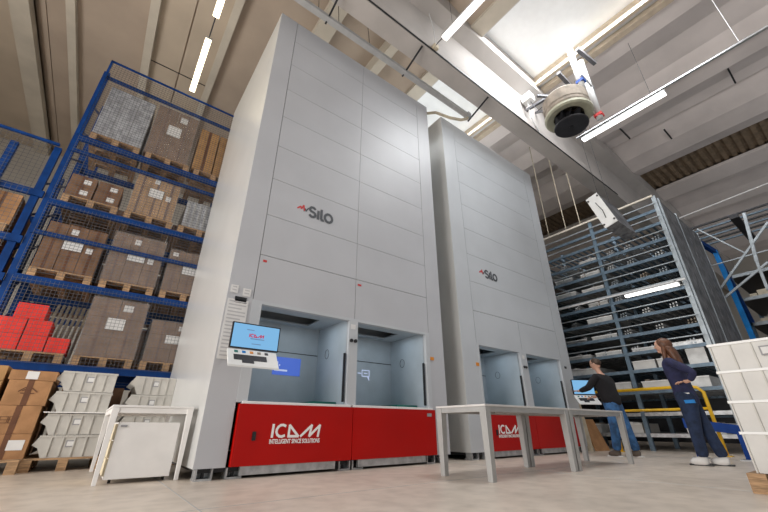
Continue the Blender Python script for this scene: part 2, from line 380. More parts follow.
# ------------------------------------------------------------------ storage towers
def tower(x0, w_, o1, o2, sl, sr, cx, label, pm, logo_x):
    Y, ZT = 4.5, 7.55; x1 = x0+w_
    t = thing('storage_tower', label, 'storage machine', (x0+w_/2, Y+1.5, 0), 'tall automatic storage towers')
    # casing: sides, back, top, column strips
    cs = MB().box(x0, x0+.03, Y, 7.5, .11, ZT).box(x1-.03, x1, Y, 7.5, .11, ZT).box(x0+.03, x1-.03, 7.47, 7.5, .11, ZT).box(x0+.03, x1-.03, Y+.03, 7.47, ZT-.03, ZT)
    part('casing', cs, 'side', t)
    part('column', MB().box(x0+.001, x0+sl-.005, Y-.006, Y+.03, .11, ZT-.001), pm, t)
    part('column', MB().box(x1-sr+.005, x1-.001, Y-.006, Y+.03, .11, ZT-.001), pm, t)
    part('seam_backing', MB().box(x0+sl-.005, x1-sr+.005, Y+.012, Y+.03, 1.95, ZT-.001), 'dark', t)
    zs = [2.60, 3.23, 3.86, 4.49, 5.12, 5.75, 6.38, 7.01, ZT-.002]
    for c, (a, b) in enumerate(((x0+sl, x0+cx), (x0+cx, x1-sr))):
        for z0, z1 in zip(zs[:-1], zs[1:]):
            if x0 > 3:
                if c == 0: part('front_panel', MB().box(x0+sl+.003, x1-sr-.003, Y-.004, Y+.013, z0+.003, z1-.003), pm, t)
                continue
            part('front_panel', MB().box(a+.003, b-.003, Y-.004, Y+.013, z0+.003, z1-.003), pm, t)
        part('header_panel', MB().box(a+.004, b-.004, Y-.005, Y+.013, 1.96, 2.594), pm, t)
    # frame around the two openings
    fm = MB().box(x0+sl-.005, x0+o1[0], Y-.012, Y+.06, .75, 1.96).box(x0+o1[1], x0+o2[0], Y-.012, Y+.06, .75, 1.96).box(x0+o2[1], x1-sr+.005, Y-.012, Y+.06, .75, 1.96)
    fm.box(x0+o1[0], x0+o1[1], Y-.012, Y+.06, 1.92, 1.96).box(x0+o2[0], x0+o2[1], Y-.012, Y+.06, 1.92, 1.96)
    part('opening_frame', fm, 'panel2', t)
    for n, (a, b) in enumerate((o1, o2)):
        a += x0; b += x0; yb = 5.45
        bay = MB().box(a-.02, b+.02, yb, yb+.02, .76, 2.25).box(a-.02, a, Y+.05, yb, .76, 2.25).box(b, b+.02, Y+.05, yb, .76, 2.25)
        # bay ceiling with a hatch
        bay.box(a, b, Y+.06, Y+.35, 1.95, 1.97).box(a, a+.12, Y+.35, yb, 1.95, 1.97).box(b-.30, b, Y+.35, yb, 1.95, 1.97).box(a+.12, b-.30, yb-.18, yb, 1.95, 1.97)
        bl = part('bay_lining', bay, 'bay', t)
        part('hatch', MB().box(a+.12, b-.3, Y+.35, yb-.18, 2.22, 2.24), 'dark', bl)
        part('back_seam', MB().box(a, b, yb-.006, yb, 1.53, 1.54), 'dark', bl)
        lampo = part('bay_lamp', MB().box(a+.2, b-.35, Y+.065, Y+.09, 1.944, 1.95), 'tube', bl)
        ll = area('bay_light', (0,0,0), (0, 0, 0), b-a-.3, .2, 2.6, (0.80, 0.92, 1.0)); ll.location = ((a+b)/2, Y+.45, 1.93)
        part('bay_shelf', MB().box(a, b, Y+.03, yb, .73, .765), 'steel', t)
        part('teal_mat', MB().box(a+.95, b-.01, Y+.25, yb-.02, .766, .81), 'teal', t)
        part('door_track', MB().box(b-.045, b-.025, Y+.02, Y+.05, .80, 1.45), 'black', t)
        part('sill', MB().box(a-.06, b+.06, Y-.04, Y+.04, .735, .765), 'white', t, bevel=.003)
        # round mark on the side wall
        ring = MB(); pts = [(b-.003, Y+.62+.06*math.cos(q*PI/8), 1.52+.07*math.sin(q*PI/8)) for q in range(17)]
        ring.tube(pts, .004, 5); part('side_emblem', ring, 'logo_grey', bl)
        # red lower panel
        rl = x0+sl+.025 if n == 0 else x0+cx+.0; rr = x0+cx-.0 if n == 0 else x1-sr+.02
        rp = part('lower_panel', MB().box(rl+.004, rr-.004, Y-.05, Y+.02, .115, .735), 'red', t, bevel=.004, label='glossy red lower panel')
        if n == 0:
            lx, k = logo_x, .14
            part('logo', strokes(MB(), ICAM, lx, .392, Y-.0505, .157, .027, .05), 'logo_white', rp)
            me = text_mesh('INTELLIGENT SPACE SOLUTIONS', 0.064, .635, .0016, .0015); place_mesh(me, (lx, Y-.0525, .325), t['org'])
            me.materials.append(M['logo_white']); o = bpy.data.objects.new('tagline', me); COL.objects.link(o); o.parent = rp
            part('lock', MB().box(rl+.19, rl+.23, Y-.062, Y-.05, .36, .45), 'black', rp)
        else:
            part('plate', MB().box(rr-.18, rr-.09, Y-.054, Y-.05, .64, .685), 'print', rp)
        part('kick_plate', MB().box(rl+.12, rr-.22, Y-.02, Y+.02, .03, .112), 'steel', t)
    part('base_frame', MB().box(x0+.06, x1-.06, Y+.06, 7.44, .065, .11), 'dark', t)
    for fx in (x0+.12, x0+.42, x0+cx-.06, x0+cx+.14, x1-.40, x1-.12):
        for fy in (Y+.02, 7.3):
            f = part('levelling_foot', MB().box(fx-.085, fx+.085, fy, fy+.16, 0, .018).box(fx-.085, fx-.068, fy, fy+.14, .018, .105).box(fx+.068, fx+.085, fy, fy+.14, .018, .105).box(fx-.085, fx+.085, fy+.13, fy+.14, .018, .105), 'steel', t)
            part('foot_bolt', MB().tube([(fx, fy+.06, .02), (fx, fy+.06, .108)], .018, 10), 'dark', f)
    # door indicator knobs on the mullion, stickers
    mx = x0+(o1[1]+o2[0])/2
    for dx in (-.035, .035):
        part('signal_button', MB().tube([(mx+dx, Y-.03, 1.63), (mx+dx, Y-.01, 1.63)], .026, 12), 'black', t)
    part('mullion_label', MB().box(mx-.05, mx+.03, Y-.0145, Y-.012, 1.80, 1.87), 'paper', t)
    # brand mark high on the front
    sx = x0 + (.95 if x0 < 3 else .97)
    part('brand_lettering', strokes(MB(), SILO, sx, 3.43, Y-.0045, .182, .040, 0), 'logo_grey', t)
    part('brand_mark', strokes(MB(), ZIG, sx-.19, 3.49, Y-.0045, .10, .022, 0), 'logo_red', t)
    part('brand_mark', strokes(MB(), ZIG2, sx-.19, 3.49, Y-.0045, .10, .020, 0), 'logo_grey', t)
    return t
T1 = tower(0.98, 3.70, (.44, 1.76), (1.91, 3.28), .32, .34, 1.85, 'nearer tall grey storage tower with screen and red base, left of the other tower', 'panel', 1.72)
T2 = tower(5.17, 3.86, (.48, 1.81), (2.03, 3.38), .43, .40, 1.92, 'farther tall grey storage tower with red base, behind the large tables', 'panel2', 5.88)
# things unique to a tower: projected pictures, stickers
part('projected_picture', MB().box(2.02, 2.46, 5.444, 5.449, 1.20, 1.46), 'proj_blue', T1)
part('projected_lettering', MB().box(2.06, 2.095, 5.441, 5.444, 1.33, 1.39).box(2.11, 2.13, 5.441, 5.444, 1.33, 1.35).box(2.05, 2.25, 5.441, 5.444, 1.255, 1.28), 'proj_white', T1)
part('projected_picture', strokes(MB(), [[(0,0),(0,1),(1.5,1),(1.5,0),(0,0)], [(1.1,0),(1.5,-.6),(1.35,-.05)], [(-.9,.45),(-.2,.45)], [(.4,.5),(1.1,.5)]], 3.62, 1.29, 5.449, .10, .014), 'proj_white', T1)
part('warning_sticker', MB().box(4.35, 4.43, 4.485, 4.494, 1.51, 1.56), 'orange', T1)
part('warning_sticker', MB().box(5.52, 5.60, 4.485, 4.494, 1.52, 1.58), 'orange', T2)
part('warning_sticker', MB().box(2.865, 2.93, 4.49, 4.496, 2.50, 2.53), 'logo_red', T1)
part('warning_sticker', MB().box(1.35, 1.40, 4.49, 4.496, 2.50, 2.53), 'logo_red', T1)
part('name_plate', MB().box(8.72, 8.80, 4.485, 4.494, 1.74, 1.79), 'black', T2)

# notices stuck on the first tower
def notice(name, x0, x1, z0, z1, label, lines, m='paper', cat='notice'):
    t = thing(name, label, cat, ((x0+x1)/2, 4.49, z0))
    part('sheet', MB().box(x0, x1, 4.486, 4.492, z0, z1), m, t)
    if lines:
        b = MB(); n = lines
        for i in range(n):
            z = z1 - (i+.8)*(z1-z0)/(n+.6); b.box(x0+.02, x1-.02-(.05 if i % 3 == 2 else 0), 4.4845, 4.486, z, z+(z1-z0)/(n+.6)*.35)
        part('printed_lines', b, 'print_faint', t)
    return t
notice('paper_notice', 1.00, 1.25, 1.20, 1.92, 'tall white printed notice behind the monitor on the first tower', 16)
notice('small_notice', 1.01, 1.10, 2.00, 2.10, 'small cream card on the first tower, above the printed notice', 2)
notice('small_notice', 1.16, 1.26, 1.98, 2.08, 'small cream card beside the tower opening, right of the other card', 2)
notice('black_label_plate', 1.08, 1.22, 1.88, 1.96, 'small black plate above the white notice on the first tower', 0, 'black', 'label plate')

# computer terminals
def terminal(tl, tr, zt, zb, label, wall_pt, kb=True):
    tl = Vector(tl); tr = Vector(tr); d = (tr-tl); W = d.length; d = d/W; nrm = Vector((d.y, -d.x))   # towards the user
    if nrm.y > 0: nrm = -nrm
    c = (tl+tr)/2
    t = thing('computer_terminal', label, 'computer', (c.x, c.y, zb-.2))
    def bx(mb, u0, u1, n0, n1, z0, z1, tilt=0):
        P = []
        for z in (z0, z1):
            off = tilt*(zb-z)
            for (u, n) in ((u0,n0),(u1,n0),(u1,n1),(u0,n1)):
                p = tl + d*u + nrm*(n+off); P.append((p.x, p.y, z))
        return mb.hexa(P)
    mon = part('monitor', bx(MB(), 0, W, -.03, .0, zb, zt), 'black', t, bevel=.006)
    part('screen', bx(MB(), .014, W-.014, .0005, .003, zb+.014, zt-.014), 'screen', mon)
    part('arm', MB().tube([(c.x, c.y+.03, (zt+zb)/2), ((c.x+wall_pt[0])/2, (c.y+wall_pt[1])/2+.02, (zt+zb)/2-.02), wall_pt], .022, 8), 'steel_grey', t)
    tray = MB(); n0, n1 = .02, .16; zz0, zz1 = zb-.015, zb-.19
    def pt(u, n, z): p = tl + d*u + nrm*n; return (p.x, p.y, z)
    tray.hexa([pt(-.02,n1,zz1-.02), pt(W-.03,n1,zz1-.02), pt(W-.03,n0,zz0-.02), pt(-.02,n0,zz0-.02), pt(-.02,n1,zz1), pt(W-.03,n1,zz1), pt(W-.03,n0,zz0), pt(-.02,n0,zz0)])
    tr_ = part('keyboard_tray', tray, 'white', t, bevel=.002)
    def on(u0, u1, f0, f1, lift=.004):
        a = lambda u, f, h: pt(u, n0+(n1-n0)*f + h*.8, zz0+(zz1-zz0)*f + h*.6)
        return [a(u0,f1,0), a(u1,f1,0), a(u1,f0,0), a(u0,f0,0), a(u0,f1,lift), a(u1,f1,lift), a(u1,f0,lift), a(u0,f0,lift)]
    part('keyboard', MB().hexa(on(.04, .38, .35, .68)).hexa(on(.12, .24, .68, .85)), 'dark', tr_)
    for k, m in enumerate(('teal', 'bright_blue', 'orange', 'rust', 'dark')):
        part('key_button', MB().hexa(on(.05+.08*k, .085+.08*k, .08, .22)), m, tr_)
    return t, mon, tl, d, nrm
t1, mon1, tl1, d1, n1 = terminal((.985, 3.98), (1.515, 3.98), 1.52, 1.245, 'computer terminal with lit blue screen and white keyboard tray on the first tower', (1.15, 4.49, 1.35))
part('screen_logo', strokes(MB(), ICAM, 1.17, 1.375, 3.976, .040, .010, .05, .001), 'screen_red', mon1)
part('screen_lettering', MB().box(1.19, 1.34, 3.974, 3.976, 1.353, 1.361).box(1.14, 1.22, 3.974, 3.976, 1.445, 1.452).box(1.21, 1.31, 3.974, 3.976, 1.30, 1.307), 'screen_grey', mon1)
terminal((8.32, 4.2), (8.77, 3.95), 1.44, 1.13, 'computer terminal with lit screen at the man, right end of the second tower', (8.85, 4.49, 1.3))

# boards leaning beside the second tower
solo('leaning_board', MB().hexa([(9.08,4.50,0),(9.28,4.50,0),(9.28,4.56,0),(9.08,4.56,0),(9.06,4.58,1.2),(9.26,4.58,1.2),(9.26,4.64,1.2),(9.06,4.64,1.2)]), 'cream', 'tall pale grey board leaning at the right side of the second tower', 'board', (9.18, 4.55, 0), bevel=.004)
solo('cardboard_sheet', MB().hexa([(9.34,4.46,0),(9.84,4.40,0),(9.84,4.44,0),(9.34,4.50,0),(9.34,4.70,.66),(9.84,4.64,.66),(9.84,4.68,.66),(9.34,4.74,.66)]), 'carton', 'brown cardboard sheet leaning upright between the second tower and the man', 'cardboard', (9.6, 4.5, 0))

# ------------------------------------------------------------------ tables
def table(x0, x1, y0, y1, z, lg, m_frame, m_top, label, grp=None, name='work_table'):
    t = thing(name, label, 'table', ((x0+x1)/2, (y0+y1)/2, 0), grp)
    part('tabletop', MB().box(x0, x1, y0, y1, z-.022, z), m_top, t, bevel=.004)
    fr = MB().box(x0+.01, x1-.01, y0+.01, y0+.05, z-.075, z-.023).box(x0+.01, x1-.01, y1-.05, y1-.01, z-.075, z-.023)
    fr.box(x0+.01, x0+.05, y0+.05, y1-.05, z-.075, z-.023).box(x1-.05, x1-.01, y0+.05, y1-.05, z-.075, z-.023)
    part('frame', fr, m_frame, t, bevel=.002)
    for x in (x0, x1-lg):
        for y in (y0, y1-lg):
            part('leg', MB().hexa([(x+.012,y+.012,0),(x+lg-.012,y+.012,0),(x+lg-.012,y+lg-.012,0),(x+.012,y+lg-.012,0),(x,y,z-.024),(x+lg,y,z-.024),(x+lg,y+lg,z-.024),(x,y+lg,z-.024)]), m_frame, t, bevel=.003)
    return t
tA = table(3.34, 5.02, 2.66, 3.40, .72, .085, 'table_grey', 'table_top', 'long grey-framed table nearer the camera, in front of the gap between towers')
part('frame_bracket', MB().box(4.2, 4.5, 2.9, 3.2, .645, .697), 'table_grey', tA)
tB = table(5.04, 6.66, 2.66, 3.40, .72, .085, 'table_grey', 'table_top', 'second grey-framed table, end to end with the long one, beside the man')
tL = table(.18, .93, 4.76, 6.28, .70, .06, 'table', 'table', 'small white-framed table standing left of the first tower', name='side_table')

# white rolling cabinet under the side table
cb = thing('rolling_cabinet', 'white drawer cabinet on castors under the small white table', 'cabinet', (.55, 5.2, 0))
part('body', MB().box(.27, .83, 4.79, 5.5, .04, .54), 'table', cb, bevel=.006)
for k in range(3): 
    d_ = part('drawer', MB().box(.250, .269, 4.81, 5.48, .07+k*.155, .215+k*.155), 'drawer_edge', cb, bevel=.003)
    part('handle', MB().box(.238, .250, 5.1, 5.25, .17+k*.155, .18+k*.155), 'steel', d_)
part('side_label', MB().box(.295, .35, 4.782, 4.79, .495, .515), 'print', cb)
for x in (.33, .79):
    for y in (4.9, 5.44):
        wv = part('castor', MB().tube([(x-.012, y, .028), (x+.012, y, .028)], .028, 14), 'black', cb)
        part('fork', MB().box(x-.018, x+.018, y-.012, y+.012, .04, .056), 'dark', wv)
# small white boxes behind the cabinet
solo('small_white_box', MB().box(.80, .93, 6.5, 6.65, 0.0, .33), 'table', 'small upright white box on the floor behind the side table', 'box', (.86, 6.57, 0), bevel=.004)

# ------------------------------------------------------------------ pallets, cartons and the left rack
def pallet_proto(x, y, z, wx=.8, wy=1.2):
    t = thing('wooden_pallet', 'x', 'pallet', (x, y, z))
    dk = MB()
    for k in range(7): a = y-wy/2 + k*(wy-.12)/6; dk.box(x-wx/2, x+wx/2, a, a+.12, z+.125, z+.145)
    part('top_deck', dk, 'wood', t)
    for k in (-1, 0, 1):
        xx = x + k*(wx/2-.05)
        part('runner', MB().box(xx-.05, xx+.05, y-wy/2, y+wy/2, z, z+.02), 'wood', t)
        for q in (-1, 0, 1):
            yy = y + q*(wy/2-.06); part('block', MB().box(xx-.05, xx+.05, yy-.06, yy+.06, z+.02, z+.125), 'wood', t)
    return t
PP = None
def pallet(x, y, z, label, grp=None):
    global PP
    if PP is None: PP = pallet_proto(x, y, z); PP['label'] = label; r = PP
    else: r = dup(PP, (x, y, z), label)
    if grp: r['group'] = grp
    return r
def carton_part(parent, x0, x1, y0, y1, z0, z1, m, lab=False):
    g = .004; tz = random.uniform(-.006, .006)
    c = part('carton', MB().box(x0+g, x1-g, y0+g+tz, y1-g, z0, z1-g), m, parent)
    part('tape', MB().box((x0+x1)/2-.02, (x0+x1)/2+.02, y0+g+tz-.002, y0+g+tz, z0, z1-g), 'tape', c)
    if lab: part('shipping_label', MB().box(x0+.05, x0+.05+(x1-x0)*.35, y0+g+tz-.003, y0+g+tz-.001, z0+(z1-z0)*.4, z0+(z1-z0)*.75), 'paper', c)
    return c
def carton(x0, x1, y0, y1, z0, z1, label, m='carton', grp=None, lab=False, prints=None, tape=True, name='carton'):
    t = thing('cardboard_box' if name == 'carton' else name, label, 'box', ((x0+x1)/2, (y0+y1)/2, z0), grp)
    part('shell', MB().box(x0+.003, x1-.003, y0, y1, z0, z1-.003), m, t, bevel=.003)
    if tape: part('tape', MB().box((x0+x1)/2-.03, (x0+x1)/2+.03, y0-.002, y0, z0, z1-.003), 'tape', t)
    if lab: part('shipping_label', MB().box(x0+(x1-x0)*lab[0], x0+(x1-x0)*lab[1], y0-.004, y0-.002, z0+(z1-z0)*lab[2], z0+(z1-z0)*lab[3]), 'paper', t)
    if prints == 'mountain':
        cx_ = (x0+x1)/2; part('printed_mark', strokes(MB(), [[(-1,0),(-.4,.55),(-.1,.3),(.2,.6),(1,0)], [(-.6,.1),(-.3,.3)], [(-.7,-.2),(.7,-.2)]], cx_, z0+.16, y0, .09, .012), 'tape', t)
    if prints == 'box':
        cx_ = x0+.08; part('printed_mark', strokes(MB(), [[(0,0),(0,1),(1,1),(1,0),(0,0)], [(1.2,0),(1.2,1),(2.2,1),(2.2,0),(1.2,0)], [(0,.5),(2.2,.5)]], cx_, z0+.12, y0, .07, .006), 'tape', t)
    return t
def wrapped_load(x0, x1, y0, y1, z0, z1, nx, nz, m, label, labels=True, wrap=True):
    t = thing('wrapped_carton_load', label, 'carton load', ((x0+x1)/2, (y0+y1)/2, z0))
    dx = (x1-x0)/nx; dz = (z1-z0)/nz; dy = (y1-y0)/2
    for j in range(2):
        for i in range(nx):
            for k in range(nz):
                carton_part(t, x0+i*dx, x0+(i+1)*dx, y0+j*dy, y0+(j+1)*dy, z0+k*dz, z0+(k+1)*dz, m, j == 0 and (i*7+k*3) % 4 == 1)
    if labels:
        part('load_label', MB().box(x0+(x1-x0)*.34, x0+(x1-x0)*.66, y0-.012, y0-.010, z0+(z1-z0)*.46, z0+(z1-z0)*.66), 'paper', t)
    if wrap:
        ww = MB().quad((x0-.012,y0-.008,z0-.02),(x1+.012,y0-.008,z0-.02),(x1+.012,y0-.008,z1+.01),(x0-.012,y0-.008,z1+.01))
        ww.quad((x1+.012,y0-.008,z0-.02),(x1+.012,y1+.008,z0-.02),(x1+.012,y1+.008,z1+.01),(x1+.012,y0-.008,z1+.01))
        ww.quad((x0-.012,y0-.008,z0-.02),(x0-.012,y1+.008,z0-.02),(x0-.012,y1+.008,z1+.01),(x0-.012,y0-.008,z1+.01))
        part('stretch_wrap', ww, 'wrap', t)
    return t

YR0, YR1 = 7.55, 8.75      # rack depth
LV = [1.38, 2.66, 4.05, 5.47]
def mesh_grid(x0, x1, z0, z1, y, s=.055, r=.0022):
    b = MB(); x = x0
    while x <= x1: b.box(x-r, x+r, y-r, y+r, z0, z1); x += s
    z = z0
    while z <= z1: b.box(x0, x1, y-r, y+r, z-r, z+r); z += s
    return b
rk = thing('pallet_rack', 'tall blue pallet rack behind the floor cartons, with wire mesh front', 'rack', (-.1, 8.1, 0))
def upright(x, ztop, par):
    for y in (YR0+.04, YR1-.04):
        part('upright', MB().box(x-.05, x+.05, y-.04, y+.04, 0, ztop), 'blue', par)
    z = .4
    while z < ztop-.7:
        part('brace', MB().bar((x, YR0+.08, z), (x, YR1-.08, z+.6), .03), 'blue', par); z += .65
upright(-1.50, 7.15, rk); upright(1.38, 7.15, rk)
for z in LV:
    part('beam', MB().box(-1.45, 1.33, YR0-.03, YR0+.03, z-.13, z-.01), 'blue', rk, bevel=.004)
    part('beam', MB().box(-1.45, 1.33, YR1-.03, YR1+.03, z-.13, z-.01), 'blue', rk, bevel=.004)
for z in (3.37, 5.07, 6.97):
    part('guard_rail', MB().box(-1.5, 1.38, YR0-.075, YR0-.035, z-.035, z+.035), 'blue', rk)
part('top_rail', MB().box(-1.5, 1.38, YR0-.12, YR0-.085, 7.37, 7.40).box(-1.5, -1.465, YR0-.12, YR0-.085, 5.4, 7.40), 'blue', rk)
for (z0, z1) in ((1.35, 2.6), (2.7, 3.95), (4.0, 5.4), (5.45, 7.38)):
    part('mesh_panel', mesh_grid(-1.46, 1.36, z0, z1, YR0-.085), 'wire', rk)
rkb = thing('pallet_rack', 'second blue pallet rack, added to darken the gaps behind the front one', 'rack', (-.1, 9.9, 0))  # added backdrop: hides the bright back wall so the front rack's gaps go dark
for x in (-1.50, 1.38):
    for y in (9.4, 10.5): part('upright', MB().box(x-.05, x+.05, y-.04, y+.04, 0, 6.9), 'blue', rkb)
for z in LV[:3]:
    for y in (9.37, 10.53): part('beam', MB().box(-1.45, 1.33, y-.03, y+.03, z-.13, z-.01), 'blue', rkb)
# neighbouring lower rack at the far left
rk2 = thing('pallet_rack', 'lower blue pallet rack at the far left edge, cut by the frame', 'rack', (-3.0, 8.1, 0))
upright(-1.66, 5.05, rk2); upright(-4.45, 4.85, rk2)
part('post', MB().box(-2.22, -2.12, YR0-.075, YR0-.001, 0, 4.86), 'blue', rk2)
for z in (1.38, 2.62, 3.26, 4.12):
    part('beam', MB().box(-4.4, -1.56, YR0-.03, YR0+.03, z-.12, z), 'blue', rk2, bevel=.004)
    part('beam', MB().box(-4.4, -1.73, YR1-.03, YR1+.03, z-.12, z), 'blue', rk2, bevel=.004)
part('mesh_panel', mesh_grid(-4.4, -1.72, 1.4, 5.05, YR0-.085, .07), 'wire', rk2)
part('top_rail', MB().box(-4.4, -1.64, YR0-.11, YR0-.06, 5.03, 5.07), 'blue', rk2)

XS = [(-1.36, -.52), (-.44, .38), (.48, 1.28)]
nm = ['lowest', 'second', 'third', 'top']; pos = ['left', 'middle', 'right']
for li, z in enumerate(LV):
    for pi, (a, b) in enumerate(XS):
        pallet((a+b)/2, 8.12, z-.01, 'wooden pallet on the %s level of the tall blue rack, %s of three' % (nm[li], pos[pi]), 'pallets in the tall blue rack')
zt = .138
y0, y1 = 7.56, 8.68
for li, z in enumerate(LV[:3]):
    for pi, (a, b) in enumerate(XS):
        if li == 0 and pi == 0: continue
        wrapped_load(a, b, 9.4, 10.4, z, z+1.02, 2, 2, 'carton_dark', 'added dark filler cartons on the %s level of the rear rack, %s of three' % (nm[li], pos[pi]), labels=False, wrap=False)  # dark loads added to fill the gaps with shade
# top level
fo = thing('film_wrapped_bundle', 'large grey film-wrapped bundle on the top level of the blue rack, at left', 'bundle', (-.94, 8.1, LV[3]+zt))
part('bundle', MB().box(-1.34, -.54, y0, y1, LV[3]+zt, LV[3]+zt+1.25), 'foil', fo, bevel=.02)
part('bundle_seam', MB().box(-1.08, -1.07, y0-.004, y0, LV[3]+zt, LV[3]+1.3).box(-.81, -.80, y0-.004, y0, LV[3]+zt, LV[3]+1.3), 'print', fo)
wrapped_load(-.48, .32, y0, y1, LV[3]+zt, LV[3]+zt+1.32, 2, 3, 'carton_dark', 'shrink-wrapped brown cartons on the top level of the blue rack, in the middle')
for k in range(4):
    for i in range(2):
        x = .42+i*.42; zz = LV[3]+zt+k*.30
        carton(x, x+.40, y0+.02*k, y0+.6, zz, zz+.29, '%s tan carton, %s column, top rack level by the tower' % (['bottom', 'second', 'third', 'topmost'][k], ['left', 'right'][i]), 'carton_tan', 'tan cartons on the top rack level')
# third level
for k in range(2):
    for i in range(2):
        x = -1.34+i*.40; zz = LV[2]+zt+k*.24
        carton(x, x+.38, y0+.03*k, y0+.55, zz, zz+.23, '%s brown carton with white label, %s column, third rack level' % (['lower', 'upper'][k], ['left', 'right'][i]), 'carton_dark', 'low brown cartons on the third rack level', lab=(.5, .8, .3, .7))
wrapped_load(-.42, .34, y0, y1, LV[2]+zt, LV[2]+zt+.95, 3, 3, 'carton_tan', 'tall wrapped tan carton load on the third rack level, in the middle')
gc = thing('grey_crate', 'grey slatted crate on the third rack level, next to the first tower', 'crate', (.88, 8.1, LV[2]+zt))
part('crate_body', MB().box(.53, 1.24, y0, y1, LV[2]+zt, LV[2]+zt+.62), 'foil', gc, bevel=.01)
for i in range(6): part('slat', MB().box(.56+i*.11, .60+i*.11, y0-.012, y0, LV[2]+zt, LV[2]+zt+.62), 'steel_grey', gc)
# second level
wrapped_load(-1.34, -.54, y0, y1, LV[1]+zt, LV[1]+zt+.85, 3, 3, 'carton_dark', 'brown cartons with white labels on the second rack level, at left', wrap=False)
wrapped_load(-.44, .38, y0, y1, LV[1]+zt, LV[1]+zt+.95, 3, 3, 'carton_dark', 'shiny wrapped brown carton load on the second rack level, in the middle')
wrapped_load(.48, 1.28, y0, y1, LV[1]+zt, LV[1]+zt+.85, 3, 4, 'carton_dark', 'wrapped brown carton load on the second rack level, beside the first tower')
# lowest level: red cartons, profiles, wrapped loads
zz = LV[0]+zt
for (a, b, k) in ((-1.42,-1.10,0), (-1.09,-.80,0), (-.79,-.52,0), (-1.42,-1.10,1), (-1.09,-.80,1), (-1.28,-.92,2)):
    carton(a, b, y0-.02, y0+.45, zz+k*.235, zz+(k+1)*.235, 'bright red carton in the %s row of the red stack, %s' % (['bottom', 'middle', 'top'][k], {-1.42: 'leftmost', -1.09: 'centre or right', -.79: 'rightmost', -1.28: 'alone'}[a]), 'redbox', 'bright red cartons on the lowest rack level', tape=False, name='red_carton')
for i in range(7):
    x = -.96+i*.072
    solo('cream_profile', MB().hexa([(x,8.0,zz-.1),(x+.04,8.0,zz-.1),(x+.04,8.05,zz-.1),(x,8.05,zz-.1),(x+.02,8.55,zz+.98),(x+.06,8.55,zz+.98),(x+.06,8.6,zz+.98),(x+.02,8.6,zz+.98)]), 'cream', 'long cream profile leaning upright behind the red cartons in the rack', 'profile', (x+.02, 8.02, zz-.1), 'cream profiles behind the red cartons')
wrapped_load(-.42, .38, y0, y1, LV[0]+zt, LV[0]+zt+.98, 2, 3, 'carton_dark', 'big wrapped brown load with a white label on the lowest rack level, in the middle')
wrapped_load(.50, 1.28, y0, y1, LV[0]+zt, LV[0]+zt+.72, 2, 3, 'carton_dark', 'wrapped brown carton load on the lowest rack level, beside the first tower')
# left rack goods
for li, z in enumerate((2.62, 3.26)):
    pallet(-2.2, 8.12, z, 'wooden pallet on the %s level of the far-left low rack' % ['lower', 'upper'][li], 'pallets in the far-left rack')
    wrapped_load(-2.6, -1.78, y0, y1, z+.148, z+.148+(.42, .55)[li], 2, 2, 'carton', 'brown wrapped cartons on the %s level of the far-left low rack' % ['lower', 'upper'][li], labels=False, wrap=False)

# cartons on the floor at far left
pallet(-.90, 7.0, 0, 'wooden pallet under the tall carton stack at the left edge')
lab = 'topmost', 
carton(-0.92, -0.49, 6.62, 7.3, .145, .42, 'brown carton with white label, bottom of the right floor stack', 'carton', lab=(.55, .9, .35, .75))
carton(-0.92, -0.49, 6.62, 7.3, .42, .74, 'brown carton with printed boxes, second from the floor in the right stack', 'carton', prints='box')
carton(-0.90, -0.47, 6.62, 7.3, .74, 1.04, 'brown carton with a printed mountain mark, third up in the right stack', 'carton', prints='mountain')
carton(-0.92, -0.45, 6.62, 7.3, 1.04, 1.16, 'flat carton with labels on top of the right floor stack', 'carton', lab=(.35, .6, .1, .9))
carton(-1.38, -.95, 6.62, 7.3, .145, .60, 'lower carton of the stack cut by the left edge of the photo', 'carton_tan')
carton(-1.38, -.95, 6.62, 7.3, .60, 1.02, 'middle carton of the stack cut by the left edge of the photo', 'carton_tan')
carton(-1.38, -.95, 6.62, 7.3, 1.02, 1.20, 'top carton of the stack cut by the left edge of the photo', 'carton_tan')

for i, (a, b) in enumerate(((-1.3, -.5), (-.42, .38), (.5, 1.25))):
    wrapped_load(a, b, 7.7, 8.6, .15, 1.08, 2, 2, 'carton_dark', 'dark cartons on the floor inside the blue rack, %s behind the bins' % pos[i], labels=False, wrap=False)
solo('white_sheet', MB().box(-.46, .24, 6.6, 7.5, .932-.27, .944-.27), 'table', 'thin white sheet lying between the bins of the left stack', 'sheet', (-.1, 7.05, .66))
